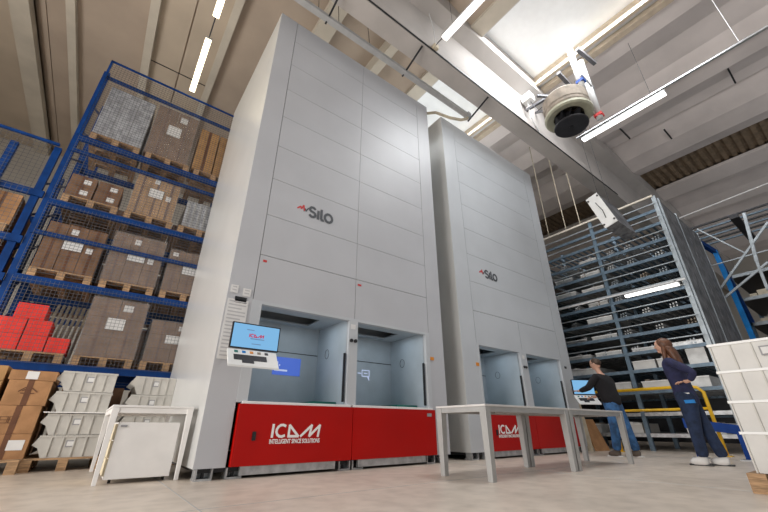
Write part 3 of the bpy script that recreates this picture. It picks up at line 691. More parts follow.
# open-fronted bins stacked on a pallet
def bin_stack_bin(x0, x1, y0, y1, z0, z1, m, label, grp, lip=.10, ribs=5, lab=True):
    t = thing('plastic_bin', label, 'bin', ((x0+x1)/2, (y0+y1)/2, z0), grp)
    h = z1-z0; sh = MB()
    # long side facing the camera, with a scooped open end at the left
    th = .012
    prof = [(x0+lip, z0), (x1, z0), (x1, z1-.012), (x0+lip*.35, z1-.012), (x0-.02, z0+h*.55), (x0+lip*.45, z0+h*.42)]
    for y in (y0, y1-th):
        n = len(sh.v); k = len(prof)
        sh.v += [(px, y, pz) for px, pz in prof] + [(px, y+th, pz) for px, pz in prof]
        sh.f += [tuple(n+i for i in range(k)), tuple(n+k+i for i in range(k))[::-1]] + [(n+i, n+(i+1) % k, n+k+(i+1) % k, n+k+i) for i in range(k)]
    sh.box(x0+lip, x1, y0+th, y1-th, z0, z0+th).box(x1-th, x1, y0+th, y1-th, z0, z1-.012)
    sh.hexa([(x0+lip,y0+th,z0),(x0+lip+th,y0+th,z0),(x0+lip+th,y1-th,z0),(x0+lip,y1-th,z0),(x0+lip*.45,y0+th,z0+h*.42),(x0+lip*.45+th,y0+th,z0+h*.42),(x0+lip*.45+th,y1-th,z0+h*.42),(x0+lip*.45,y1-th,z0+h*.42)])
    part('shell', sh, m, t)
    part('rim', MB().box(x0+lip*.3, x1+.008, y0-.012, y0+.004, z1-.03, z1-.006).box(x1-.004, x1+.008, y0, y1, z1-.03, z1-.006), m, t)
    for i in range(ribs):
        x = x0+lip+.05+i*(x1-x0-lip-.06)/(ribs-1) if ribs > 1 else x0
        part('rib', MB().box(x-.006, x+.006, y0-.012, y0, z0+.01, z1-.03), m, t)
    if lab: part('bin_label', MB().box(x0+(x1-x0)*.48, x0+(x1-x0)*.62, y0-.006, y0-.001, z0+h*.45, z0+h*.75), 'print', t); part('label_paper', MB().box(x0+(x1-x0)*.50, x0+(x1-x0)*.60, y0-.008, y0-.0065, z0+h*.5, z0+h*.7), 'paper', t)
    return t
pallet(-.10, 7.2, 0, 'wooden pallet on the floor under the stack of light grey bins')
pallet(.78, 7.2, 0, 'wooden pallet behind the side table, under the right bin stack')
zz = [.146, .405, .660, .93, 1.19]
for k in range(4):
    bin_stack_bin(-.44, .20, 6.65, 7.5, zz[k]+(.015 if k == 2 else 0), zz[k+1], 'bin', 'light grey open-front bin, %s of the left stack of four' % ['bottom', 'second', 'third', 'top'][k], 'light grey bins by the blue rack')
    bin_stack_bin(.40, .98, 6.75, 7.4, zz[k], zz[k+1], 'bin', 'light grey open-front bin, %s of the stack beside the first tower' % ['bottom', 'second', 'third', 'top'][k], 'light grey bins by the blue rack')

# off-white bins at the right edge, seen from their long side (facing -X)
def side_bin(x0, x1, y0, y1, z0, z1, label):
    t = thing('plastic_bin', label, 'bin', ((x0+x1)/2, (y0+y1)/2, z0), 'off-white bins stacked at the right edge')
    s = MB().hexa([(x0+.02,y0+.02,z0),(x1-.02,y0+.02,z0),(x1-.02,y1-.02,z0),(x0+.02,y1-.02,z0),(x0+.004,y0+.004,z1-.02),(x1,y0+.004,z1-.02),(x1,y1-.004,z1-.02),(x0+.004,y1-.004,z1-.02)])
    part('shell', s, 'bin_white', t)
    part('rim', MB().box(x0-.01, x1+.01, y0-.01, y1+.01, z1-.022, z1), 'white', t, bevel=.002)
    n = 7
    for i in range(n):
        y = y0+.01+i*(y1-y0-.02)/(n-1)
        part('rib', MB().hexa([(x0+.005,y-.006,z0),(x0+.02,y-.006,z0),(x0+.02,y+.006,z0),(x0+.005,y+.006,z0),(x0-.009,y-.006,z1-.02),(x0+.005,y-.006,z1-.02),(x0+.005,y+.006,z1-.02),(x0-.009,y+.006,z1-.02)]), 'bin', t)
    return t
zz = [.147, .46, .71, .965, 1.21]
for k in range(4):
    t = side_bin(4.6, 5.2, .05, .93, zz[k], zz[k+1], 'off-white ribbed bin at the right edge, %s of its stack of four' % ['bottom', 'second', 'third', 'top'][k])
    if k > 0:
        yy = .48 if k == 3 else .36
        part('bin_label', MB().box(4.588, 4.592, yy, yy+.11, zz[k]+.10, zz[k]+.18), 'print', t)
        part('label_paper', MB().box(4.584, 4.588, yy+.012, yy+.098, zz[k]+.112, zz[k]+.168), 'paper', t)
pl = dup(PP, (4.975, .39, 0.0), 'wooden pallet under the off-white bins at the right edge'); pl['group'] = 'single pallets'
del pl['group']

# ------------------------------------------------------------------ right steel rack
XR, XR2 = 10.5, 13.6
rr = thing('long_goods_rack', 'huge grey-blue steel rack full of trays behind the man and woman', 'rack', (12.05, 8, 0))
YP = [2.08, 3.75, 5.45, 7.15, 8.85, 10.55, 12.25]
for y in YP:
    for x in (XR, (XR+XR2)/2, XR2):
        part('upright', MB().box(x-.04, x+.04, y-.045, y+.045, 0, 6.02), 'palesteel' if y == YP[0] else 'bluesteel', rr)
LVR = [.32, .76, 1.24, 1.72, 2.14, 2.58, 3.02, 3.47, 3.92, 4.36, 4.78, 5.22, 5.60]
for z in LVR:
    for (a, b) in zip(YP[:-1], YP[1:]):
        part('beam', MB().box(XR-.05, XR-.005, a+.045, b-.045, z-.038, z+.038), 'steel' if z < 1 else 'bluesteel', rr)
        part('beam', MB().box(XR2+.005, XR2+.05, a+.045, b-.045, z-.04, z+.04), 'bluesteel', rr)
    part('cross_rail', MB().box(XR, XR2, YP[0]-.04, YP[0]+.04, z-.03, z+.03), 'palesteel', rr)
for z in [2.36, 2.8, 3.24, 3.7, 4.14, 4.57, 5.0, 5.42, 5.80]:
    part('thin_rail', MB().box(XR-.065, XR-.045, YP[0], YP[-1], z-.012, z+.012), 'palesteel', rr)
part('top_rail', MB().box(XR-.07, XR-.02, YP[0], YP[-1], 6.0, 6.05), 'conc_light', rr)
# decks: rows of bars across the depth
for li, z in enumerate(LVR[:-1]):
    for bi, (a, b) in enumerate(zip(YP[:-1], YP[1:])):
        if bi > 3 or (li*5+bi*3) % 4 == 0: continue
        dk = MB(); y = a+.10
        while y < b-.1: dk.box(XR, XR2, y-.022, y+.022, z+.0, z+.04); y += .155
        part('deck', dk, 'bluesteel' if li % 2 else 'steel_grey', rr)
# sheet panels on the near end and the back
for k in range(5):
    x = XR+.08+k*.63
    part('end_sheet', MB().box(x, x+.60, YP[0]-.075, YP[0]-.06, 1.75, 5.88), 'perf', rr)
for k in (0, 2, 5): part('end_post', MB().box(XR+.04+k*.63, XR+.075+k*.63, YP[0]-.09, YP[0]-.05, .1, 5.95), 'palesteel', rr)
part('back_sheet', MB().box(XR2+.06, XR2+.07, YP[0], YP[-1], .1, 5.6), 'dark', rr)

# trays and goods in the steel rack
def rack_tray(y0, y1, z, h, label, m='tray', depth=1.5, fill=None):
    t = thing('storage_tray', label, 'tray', (XR+.05+depth/2, (y0+y1)/2, z), 'trays in the steel rack')
    x0 = XR+.02; x1 = x0+depth
    part('shell', MB().box(x0, x0+.02, y0, y1, z, z+h).box(x1-.02, x1, y0, y1, z, z+h).box(x0+.02, x1-.02, y0, y0+.02, z, z+h).box(x0+.02, x1-.02, y1-.02, y1, z, z+h).box(x0+.02, x1-.02, y0+.02, y1-.02, z, z+.015), m, t)
    part('rim', MB().box(x0-.012, x0, y0-.01, y1+.01, z+h-.02, z+h), 'white', t)
    if fill:
        b = MB(); rnd = random.Random(int(y0*1000))
        n = 4
        for i in range(n):
            yy = y0+.05+i*(y1-y0-.1)/n; b.box(x0+.05, x0+.4, yy, yy+(y1-y0-.14)/n, z+.016, z+h+rnd.uniform(-.02, .05))
        part('contents', b, fill, t)
    return t
ordn = ['lowest', 'second', 'third', 'fourth', 'fifth', 'sixth', 'seventh', 'eighth', 'ninth', 'tenth', 'eleventh', 'twelfth']
rnd = random.Random(3)
# the low, well visible ones, set by the photo
low = [(3.75+.75, 3.75+1.25, 3, .16, 'tray', 'carton_tan', 'tray of tan parts right of the man on the eye-level shelf'),
       (3.20, 3.68, 3, .20, 'bin_white', None, 'white tray on the eye-level shelf between the man and the woman'),
       (2.95, 3.15, 3, .20, 'bin_white', 'paper', 'narrow white tray just left of the woman on the eye-level shelf'),
       (2.20, 2.55, 3, .36, 'tray', None, 'large tilted pale bin behind the woman on the eye-level shelf'),
       (5.0, 5.35, 3, .18, 'tray', 'paper', 'pale tray on the eye-level shelf left of the man, near the screen'),
       (3.84, 4.4, 2, .22, 'tray', 'dark', 'grey tray of dark parts on the shelf above the yellow rail, beside the man'),
       (3.05, 3.6, 2, .20, 'bin_white', 'rust', 'white tray of brown parts above the yellow rail, left of the woman'),
       (2.3, 2.7, 2, .22, 'tray', 'dark', 'dark filled tray above the yellow rail, right of the woman'),
       (3.85, 4.6, 0, .2, 'bin_white', 'paper', 'pale tray on the lowest shelf behind the man'),
       (2.35, 3.0, 0, .2, 'tray', 'rust', 'tray of brown parts on the lowest shelf behind the woman'),
       (4.8, 5.3, 0, .2, 'tray', 'rust', 'tray of parts on the lowest shelf left of the man')]
for (a, b, l, h, m, fl, lb) in low: rack_tray(a, b, LVR[l]+.045, h, lb, m, 1.0, fl)
baynames = ['nearest', 'second', 'third', 'fourth']
for l in range(4, 11):
    for bi in range(4):
        a, b = YP[bi], YP[bi+1]
        for s_ in range(2):
            if rnd.random() < (.65 if l < 8 else .5):
                c0 = a+.1+s_*.78; wd = rnd.uniform(.45, .68)
                rack_tray(c0, c0+wd, LVR[l]+.045, rnd.uniform(.06, .14), 'shallow pale tray, %s shelf up, %s bay, %s half of steel rack' % (ordn[l], baynames[bi], ['nearer', 'farther'][s_]), rnd.choice(['tray', 'tray', 'bin_white', 'steel']), rnd.choice([1.2, 2.4]), rnd.choice([None, 'dark', 'rust']))
# long profiles stored in the rack
k = 0
for l in (4, 5, 6, 7, 8, 9, 10):
    for s_ in range(10):
        y = 2.25 + s_*.62 + rnd.uniform(-.15, .15); z = LVR[l]+.19; 
        b = MB()
        for q in range(3): b.box(XR-.02+.02*q, XR+2.9, y+q*.07, y+q*.07+.03, z-.13, z-.10).box(XR-.02+.05*q, XR+2.5, y+q*.075, y+q*.075+.025, z-.06, z-.02)
        solo('profile_bundle', b, rnd.choice(['tray', 'steel', 'rust', 'steel_grey', 'palesteel']), 'metal profiles on the %s shelf of the steel rack, %s from its near end' % (ordn[l], ['first', 'second', 'third', 'fourth', 'fifth', 'sixth', 'seventh', 'eighth', 'ninth', 'tenth'][s_]), 'profiles', (XR+1.5, y, z-.02), 'metal profile bundles in the steel rack')

# yellow guard rail in front of the steel rack
XG = 9.6
yr = thing('guard_rail', 'yellow tubular guard rail running past the man to the woman', 'rail', (XG, 3.4, 0))
part('top_tube', MB().tube([(XG, 5.3, 1.24), (XG, 2.50, 1.24), (XG, 2.35, 1.21), (XG, 2.27, 1.12), (XG, 2.25, .02)], .032, 10), 'yellow', yr, smooth=True)
part('mid_tube', MB().tube([(XG, 5.3, .82), (XG, 2.26, .82)], .026, 10), 'yellow', yr, smooth=True)
for y in (4.05, 5.2): part('post', MB().tube([(XG, y, .0), (XG, y, 1.24)], .03, 10), 'yellow', yr, smooth=True)
for y in (2.25, 4.05, 5.2): part('foot_plate', MB().box(XG-.08, XG+.08, y-.08, y+.08, 0, .012), 'yellow', yr)

# blue barrier by the woman's feet
bb = thing('blue_barrier', 'blue steel barrier on short posts between the woman and the white bins', 'barrier', (8.7, 2.0, 0))
part('rail', MB().hexa([(8.68,1.62,.36),(8.74,1.62,.36),(8.74,2.5,.48),(8.68,2.5,.48),(8.68,1.62,.50),(8.74,1.62,.50),(8.74,2.5,.64),(8.68,2.5,.64)]), 'barrier_blue', bb, bevel=.004)
part('post', MB().box(8.62, 8.74, 1.66, 1.80, 0.02, .40), 'barrier_blue', bb, bevel=.004)
part('post', MB().box(8.62, 8.74, 2.34, 2.44, 0.02, .50), 'barrier_blue', bb, bevel=.004)
part('foot', MB().box(8.56, 8.80, 1.60, 1.86, 0, .02), 'steel', bb); part('foot', MB().box(8.56, 8.80, 2.30, 2.50, 0, .02), 'steel', bb)
part('upper_rack_foot', MB().box(8.75, 8.79, 1.62, 2.5, .50, .53), 'steel', bb)

# ------------------------------------------------------------------ lights
def tube_light(x, y0, y1, z, m, label, w_=.11, hangers=True, name='tube_light'):
    t = thing(name, label, 'ceiling light', (x, (y0+y1)/2, z), 'hanging tube lights')
    part('diffuser', MB().box(x-w_/2, x+w_/2, y0, y1, z, z+.05), m, t, bevel=.012)
    part('housing', MB().box(x-w_/2-.006, x+w_/2+.006, y0-.01, y1+.01, z+.051, z+.09), 'steel_grey', t)
    if hangers:
        for y in (y0+.25, y1-.25): part('hanger', MB().tube([(x, y, z+.09), (x, y, ZC+.05)], .004, 5), 'dark', t)
    return t
tube_light(0.0, 3.9, 5.38, 7.6, 'tube_warm', 'warm lit tube light at the top left, nearer of two in line')
tube_light(0.0, 5.95, 7.50, 7.6, 'tube_warm', 'warm lit tube light above the blue rack, farther of two in line')
solo('light_cable', MB().tube([(0, 5.38, 7.66), (0, 5.66, 7.62), (0, 5.95, 7.66)], .012, 6), 'dark', 'dark cable joining the two warm tube lights', 'cable', (0, 5.66, 7.62))
tube_light(3.82, 1.55, 3.05, 7.6, 'tube', 'bright tube light before the concrete beam at the top middle', .13)
lr = tube_light(8.95, .84, 2.79, 7.6, 'tube', 'bright long tube light right of the hanging drum', .15)
cdt = thing('conduit_rail', 'thin grey conduit rail running from the right tube light to the corner', 'conduit', (8.85, 0, 7.7))
part('rail', MB().box(8.84, 8.90, -3.5, 2.9, 7.71, 7.745), 'steel', cdt)
part('hanging_wire', MB().tube([(8.87, -.55, 7.74), (8.87, -.55, ZC+.1)], .008, 5), 'pipe', cdt)
part('hanging_wire', MB().tube([(8.87, -2.5, 7.74), (8.87, -2.5, ZC+.1)], .008, 5), 'pipe', cdt)
rl_ = tube_light(XR-.35, 2.15, 3.28, 3.46, 'tube', 'short lit tube light mounted on the steel rack front', .12, False)
part('support_rail', MB().box(XR-.34, XR-.30, 2.0, 7.6, 3.56, 3.60), 'pipe', rl_)
for y in (2.2, 3.75, 5.45): part('bracket', MB().box(XR-.34, XR-.05, y-.02, y+.02, 3.57, 3.59), 'steel', rl_)

# cable tray under the beam
ct = thing('cable_tray', 'grey cable tray hanging below the concrete beam over the first tower', 'cable tray', (3.4, 4.14, 7.65))
part('channel', MB().box(.6, 5.78, 4.09, 4.21, 7.64, 7.66).box(.6, 5.78, 4.09, 4.105, 7.66, 7.72).box(.6, 5.78, 4.195, 4.21, 7.66, 7.72), 'steel_grey', ct)
for x in (1.75, 3.7, 5.9):
    part('bracket', MB().bar((x, 3.55, 7.88), (x, 4.24, 7.63), .035, .02), 'dark', ct)
part('end_clamp', MB().box(5.74, 5.84, 4.07, 4.23, 7.62, 7.74), 'steel', ct)
for x in (1.55, 2.0, 2.75): part('hanger_rod', MB().tube([(x, 4.15, 7.7), (x, 4.4, ZC)], .006, 5), 'dark', ct)
solo('supply_cable', MB().tube([(4.72, 5.0, 7.57), (4.85, 4.8, 7.70), (5.05, 4.55, 7.66), (5.35, 4.35, 7.50), (5.6, 4.22, 7.48), (5.78, 4.16, 7.58), (5.80, 4.15, 7.68)], .035, 8), 'cream', 'thick beige cable looping from the cable tray to the first tower', 'cable', (5.3, 4.5, 7.5), smooth=True)
# conduit along beam edge and its junction boxes
bc = thing('beam_conduit', 'thin dark cable clipped along the lower edge of the concrete beam', 'cable', (7, 3.5, 7.92))
part('cable', MB().box(1, 13, 3.495, 3.515, 7.92, 7.95), 'dark', bc)
jb = thing('junction_box', 'small cream junction box on the beam beside the middle tube light', 'junction box', (4.0, 3.5, 8.0))
part('box', MB().box(3.96, 4.08, 3.42, 3.52, 7.96, 8.08), 'cream', jb, bevel=.008)
part('cable', MB().tube([(4.0, 3.42, 8.02), (3.9, 3.3, 7.85), (3.85, 3.1, 7.75), (3.82, 3.02, 7.67)], .010, 6), 'black', jb)
part('cable', MB().tube([(4.02, 3.47, 8.08), (4.06, 3.50, 8.7), (4.0, 3.55, 9.3)], .010, 6), 'pipe', jb)
jb2 = thing('junction_box', 'white junction box with drooping cables on the beam behind the hanging drum', 'junction box', (7.7, 3.4, 8.9))
part('box', MB().box(7.62, 7.86, 3.30, 3.58, 8.85, 9.1), 'white', jb2, bevel=.01)
part('cable', MB().tube([(7.7, 3.45, 8.86), (7.75, 3.48, 8.3), (8.1, 3.5, 7.95), (8.5, 3.52, 7.98)], .016, 6), 'pipe', jb2)
part('cable', MB().tube([(7.78, 3.4, 8.86), (7.6, 3.2, 8.2), (7.5, 2.9, 8.15), (7.5, 2.75, 8.4)], .010, 6), 'dark', jb2)

# ------------------------------------------------------------------ hanging drum (cable reel) and pipes
cx, cy, z0 = 7.5, 2.48, 7.0
dr = thing('hanging_drum', 'big brown ventilation drum with dark disc hanging below the skylight', 'drum', (cx, cy, z0))
part('bottom_disc', MB().lathe((cx,cy,z0), [(0,0),(.36,0),(.38,.012),(.38,.035),(.36,.045),(0,.045)], 40), 'steel_grey' if 0 else 'dark', dr, smooth=False)
part('hub', MB().lathe((cx,cy,z0), [(0,-.02),(.05,-.02),(.05,.0),(.12,.05),(.12,.40),(0,.40)], 20), 'black', dr)
vn = MB()
for k in range(9):
    a = 2*PI*k/9; ca, sa = math.cos(a), math.sin(a); cb_, sb = math.cos(a+.35), math.sin(a+.35)
    vn.hexa([(cx+.12*ca,cy+.12*sa,z0+.05),(cx+.34*ca,cy+.34*sa,z0+.05),(cx+.34*ca-.01*sa,cy+.34*sa+.01*ca,z0+.06),(cx+.12*ca-.01*sa,cy+.12*sa+.01*ca,z0+.06),
             (cx+.12*cb_,cy+.12*sb,z0+.37),(cx+.34*cb_,cy+.34*sb,z0+.37),(cx+.34*cb_-.01*sb,cy+.34*sb+.01*cb_,z0+.38),(cx+.12*cb_-.01*sb,cy+.12*sb+.01*cb_,z0+.38)])
part('vane', vn, 'dark', dr)
part('flange_ring', MB().lathe((cx,cy,z0), [(.34,.31),(.50,.28),(.54,.31),(.54,.37),(.36,.41),(.34,.31)], 40), 'olive', dr)
part('drum_shell', MB().lathe((cx,cy,z0), [(.36,.40),(.50,.41),(.51,.45),(.51,.84),(.48,.88),(.0,.90)], 40), 'rust', dr)
part('mesh_band', MB().lathe((cx,cy,z0), [(.515,.54),(.518,.54),(.518,.74),(.515,.74)], 40), 'rust', dr)
part('arm', MB().bar((cx+.31,cy+.06,8.6),(7.72,3.55,8.6),.07), 'wire', dr)
part('arm', MB().bar((cx+.25,cy+.1,z0+.95),(8.4,3.6,9.0),.06), 'wire', dr)
part('top_beam', MB().bar((cx-.6,cy+.35,z0+.95),(cx+.35,cy-.25,z0+.95),.06), 'wire', dr)
part('motor_bracket', MB().box(cx-.05,cx+.12,cy-.10,cy+.05,z0+.90,z0+1.2), 'dark', dr)
part('side_box', MB().box(cx+.38, cx+.52, cy-.40, cy-.26, z0+.40, z0+.60), 'rust', dr)
vp = thing('white_pipes', 'pair of white vertical pipes beside the hanging drum', 'pipes', (8.0, 2.3, 7.2))
part('pipe', MB().tube([(7.66, 2.06, 7.95), (7.66, 2.06, 9.56)], .075, 12), 'pipe', vp, smooth=True)
part('pipe', MB().tube([(8.14, 2.04, 7.3), (8.14, 2.04, 9.36)], .075, 12), 'pipe', vp, smooth=True)
part('clamp', MB().box(7.58, 8.24, 1.96, 2.0, 8.35, 8.40), 'steel', vp); part('clamp', MB().box(7.58, 7.74, 1.96, 2.14, 8.2, 8.28), 'barrier_blue', vp)
part('red_valve', MB().box(8.06, 8.22, 1.95, 2.13, 7.36, 7.44), 'logo_red', vp)
part('bracket', MB().bar((7.66, 1.90, 9.3), (8.35, 1.80, 9.2), .09), 'wire', vp)
part('bracket', MB().bar((7.3, 2.36, 8.6), (8.02, 2.38, 8.6), .09), 'wire', vp)

# ------------------------------------------------------------------ hanging metal box with white plate
def raypt(px, py, ax, val):
    F = Vector((math.sin(yaw)*math.cos(pitch), math.cos(yaw)*math.cos(pitch), math.sin(pitch)))
    R = Vector((math.cos(yaw), -math.sin(yaw), 0)); U = R.cross(F)
    d = F*360.5 + R*(px-384) - U*(py-256); C = Vector((0, 0, CAMZ)); return C + d*((val-C[ax])/d[ax])
hb = thing('hanging_metal_box', 'long grey sheet-metal box with a white end plate hanging before the steel rack', 'duct', (8.5, 2.6, 4.9))
P4 = [Vector((8.0, 2.80, 5.27)), Vector((8.0, 2.54, 5.34)), Vector((8.0, 2.31, 4.49)), Vector((8.0, 2.58, 4.42))]
def slab(x0, x1, grow=0.0):
    c = sum(P4, Vector())/4; q = [c + (p-c)*(1+grow) for p in P4]
    return MB().hexa([(x0, p.y, p.z) for p in q] + [(x1, p.y, p.z) for p in q])
part('duct_body', slab(8.02, 9.05, -.04), 'perf', hb)
pt_ = part('end_plate', slab(7.99, 8.018), 'white', hb)
for p in P4:
    c = sum(P4, Vector())/4; q = c + (p-c)*.82
    part('bolt', MB().tube([(7.975, q.y, q.z), (7.99, q.y, q.z)], .022, 8), 'dark', pt_)
part('cable', MB().tube([(7.98, 2.62, 5.1), (7.97, 2.52, 4.85), (7.98, 2.50, 4.65)], .008, 6), 'dark', pt_)
part('hanger', MB().tube([(8.3, 2.62, 5.2), (8.3, 2.62, ZC+.1)], .004, 5), 'dark', hb)
part('hanger', MB().tube([(8.9, 2.62, 5.2), (8.9, 2.62, ZC+.1)], .004, 5), 'dark', hb)
# hanging rods above the steel rack
for i, (px, py) in enumerate(((540, 195), (560, 205), (571, 190))):
    p = raypt(px, py, 0, XR-.045)
    solo('hanging_rod', MB().tube([(p.x, p.y, 6.052), (p.x, p.y, ZC+.1)], .012, 6), 'cream', 'thin pale rod from the ceiling to the steel rack, %s from the second tower' % ['first', 'second', 'third'][i], 'rod', (p.x, p.y, 6.052), 'hanging rods over the steel rack')

# ------------------------------------------------------------------ equipment far right, behind the rack
def far(px, py, x=13.9): return raypt(px, py, 0, x)
fs = thing('steel_truss', 'white steel truss with crossing braces above the white bins, far right', 'truss', (14, 1.3, 0))
for (a, b, w_) in (((697,229),(745,253),.07), ((744,213),(757,262),.14), ((703,268),(768,250),.06), ((716,295),(768,222),.10), ((722,300),(768,262),.10), ((757,262),(768,290),.12)):
    pa, pb = far(*a), far(*b); part('member', MB().bar(pa, pb, w_*.6, w_*.55), 'palesteel', fs, bevel=.004)
p0 = far(752, 335); p1 = far(714, 246)
bp_ = thing('blue_post', 'bright blue slanted steel post standing behind the perforated rack end', 'post', (14.6, 1.9, 0))
part('post', MB().box(14.54, 14.66, 1.84, 1.96, 0, 5.55), 'bright_blue', bp_)
part('diagonal', MB().bar((14.6, 1.9, 5.4), (15.6, 1.9, 3.4), .12), 'blue', bp_)
part('diagonal', MB().bar((14.6, 1.9, 5.5), (13.9, 2.3, 6.1), .12), 'blue', bp_)
# bundle of rails running along the ceiling
rb = thing('overhead_rails', 'bundle of grey overhead rails crossing the upper right corner', 'rails', (14.5, 1, 6.4))
for k in range(6):
    part('rail', MB().box(14.0+k*.42, 14.06+k*.42, -4, 7, 6.25+.02*k, 6.30+.02*k), 'bluesteel' if k % 2 else 'dark', rb)
part('long_wire', MB().tube([(13.6, 2.6, 6.55), (13.6, -3, 6.85)], .02, 6), 'pipe', rb)
for y in (-.5, 1.1): part('crosshead', MB().box(13.9, 16.3, y-.1, y+.1, 6.12, 6.24), 'dark', rb)
# second goods rack far right
r3 = thing('goods_rack', 'dark rack of long goods at the far right behind the truss', 'rack', (17.5, 0, 0))
for y in (-1.6, 0.2, 2.0):
    for x in (16.0, 19.0): part('upright', MB().box(x-.06, x+.06, y-.06, y+.06, 0, 5.2), 'bluesteel', r3)
for z in (1.0, 1.8, 2.6, 3.4, 4.2, 5.0):
    part('beam', MB().box(15.94, 16.0, -1.6, 2.0, z-.05, z+.05), 'palesteel', r3)
    part('deck', MB().box(16.0, 19.0, -1.6, 2.0, z-.02, z+.02), 'dark', r3)
k = 0
for z in (1.02, 1.82, 2.62, 3.42, 4.22):
    for y in (-1.4, -.55, .45, 1.25):
        rk_ = rnd.choice(['rust', 'cream', 'palesteel', 'carton_dark'])
        solo('long_bundle', MB().box(16.1, 18.9, y, y+.3, z, z+rnd.uniform(.2, .45)).box(16.1, 18.9, y+.32, y+.5, z, z+.15), rk_, 'long bundle on the dark rack at the far right, partly hidden by the truss', 'bundle', (17.5, y+.2, z), 'bundles on the far right rack')
# dark machinery block between them
cv = thing('conveyor_frame', 'low grey conveyor frame between the steel rack and the far right rack', 'conveyor', (14.8, 1, 0))
part('deck', MB().box(13.8, 15.8, -2, 1.6, 1.55, 1.70), 'steel_grey', cv)
for y in (-1.9, -.2, 1.5):
    for x in (13.9, 15.7): part('leg', MB().box(x-.05, x+.05, y-.05, y+.05, 0, 1.55), 'bluesteel', cv)
for k in range(9): part('roller', MB().tube([(13.95, -1.8+k*.4, 1.76), (15.65, -1.8+k*.4, 1.76)], .05, 8), 'steel', cv)

# ------------------------------------------------------------------ people
def skin(verts, edges, radii, root=0, sub=2):
    me = bpy.data.meshes.new('s'); me.from_pydata(verts, edges, []); o = bpy.data.objects.new('s', me); COL.objects.link(o)
    md = o.modifiers.new('s', 'SKIN'); md.use_smooth_shade = True
    for i, r in enumerate(radii):
        sv = me.skin_vertices[0].data[i]; sv.radius = r if isinstance(r, tuple) else (r, r); sv.use_root = (i == root)
    ss = o.modifiers.new('u', 'SUBSURF'); ss.levels = sub; ss.render_levels = sub
    return bake(o, 'skin')
def chain(V, E, R, pts, rs, start=None):
    prev = start
    for p, r in zip(pts, rs):
        V.append(tuple(p)); R.append(r); i = len(V)-1
        if prev is not None: E.append((prev, i))
        prev = i
    return prev
def mesh_to_bm(bm, me, mi=0):
    n0 = len(bm.faces); bm.from_mesh(me); bm.faces.ensure_lookup_table()
    for f in bm.faces[n0:]: f.material_index = mi; f.smooth = True
def fpoint(hand, dirv, up, side):   # five finger chains as thin tubes
    mb = MB(); dirv = dirv.normalized(); side = side.normalized(); up = up.normalized()
    for k, (off, L) in enumerate(((-.032, .068), (-.011, .078), (.011, .073), (.031, .058))):
        b = hand + side*off + dirv*.035
        mb.tube([b, b+dirv*L*.4, b+dirv*L*.75-up*.008, b+dirv*L-up*.022], [.0095, .009, .008, .006], 6)
    b = hand - side*.03 - dirv*.01
    mb.tube([b, b-side*.022+dirv*.022, b-side*.028+dirv*.052-up*.008], [.011, .010, .007], 6)
    return mb
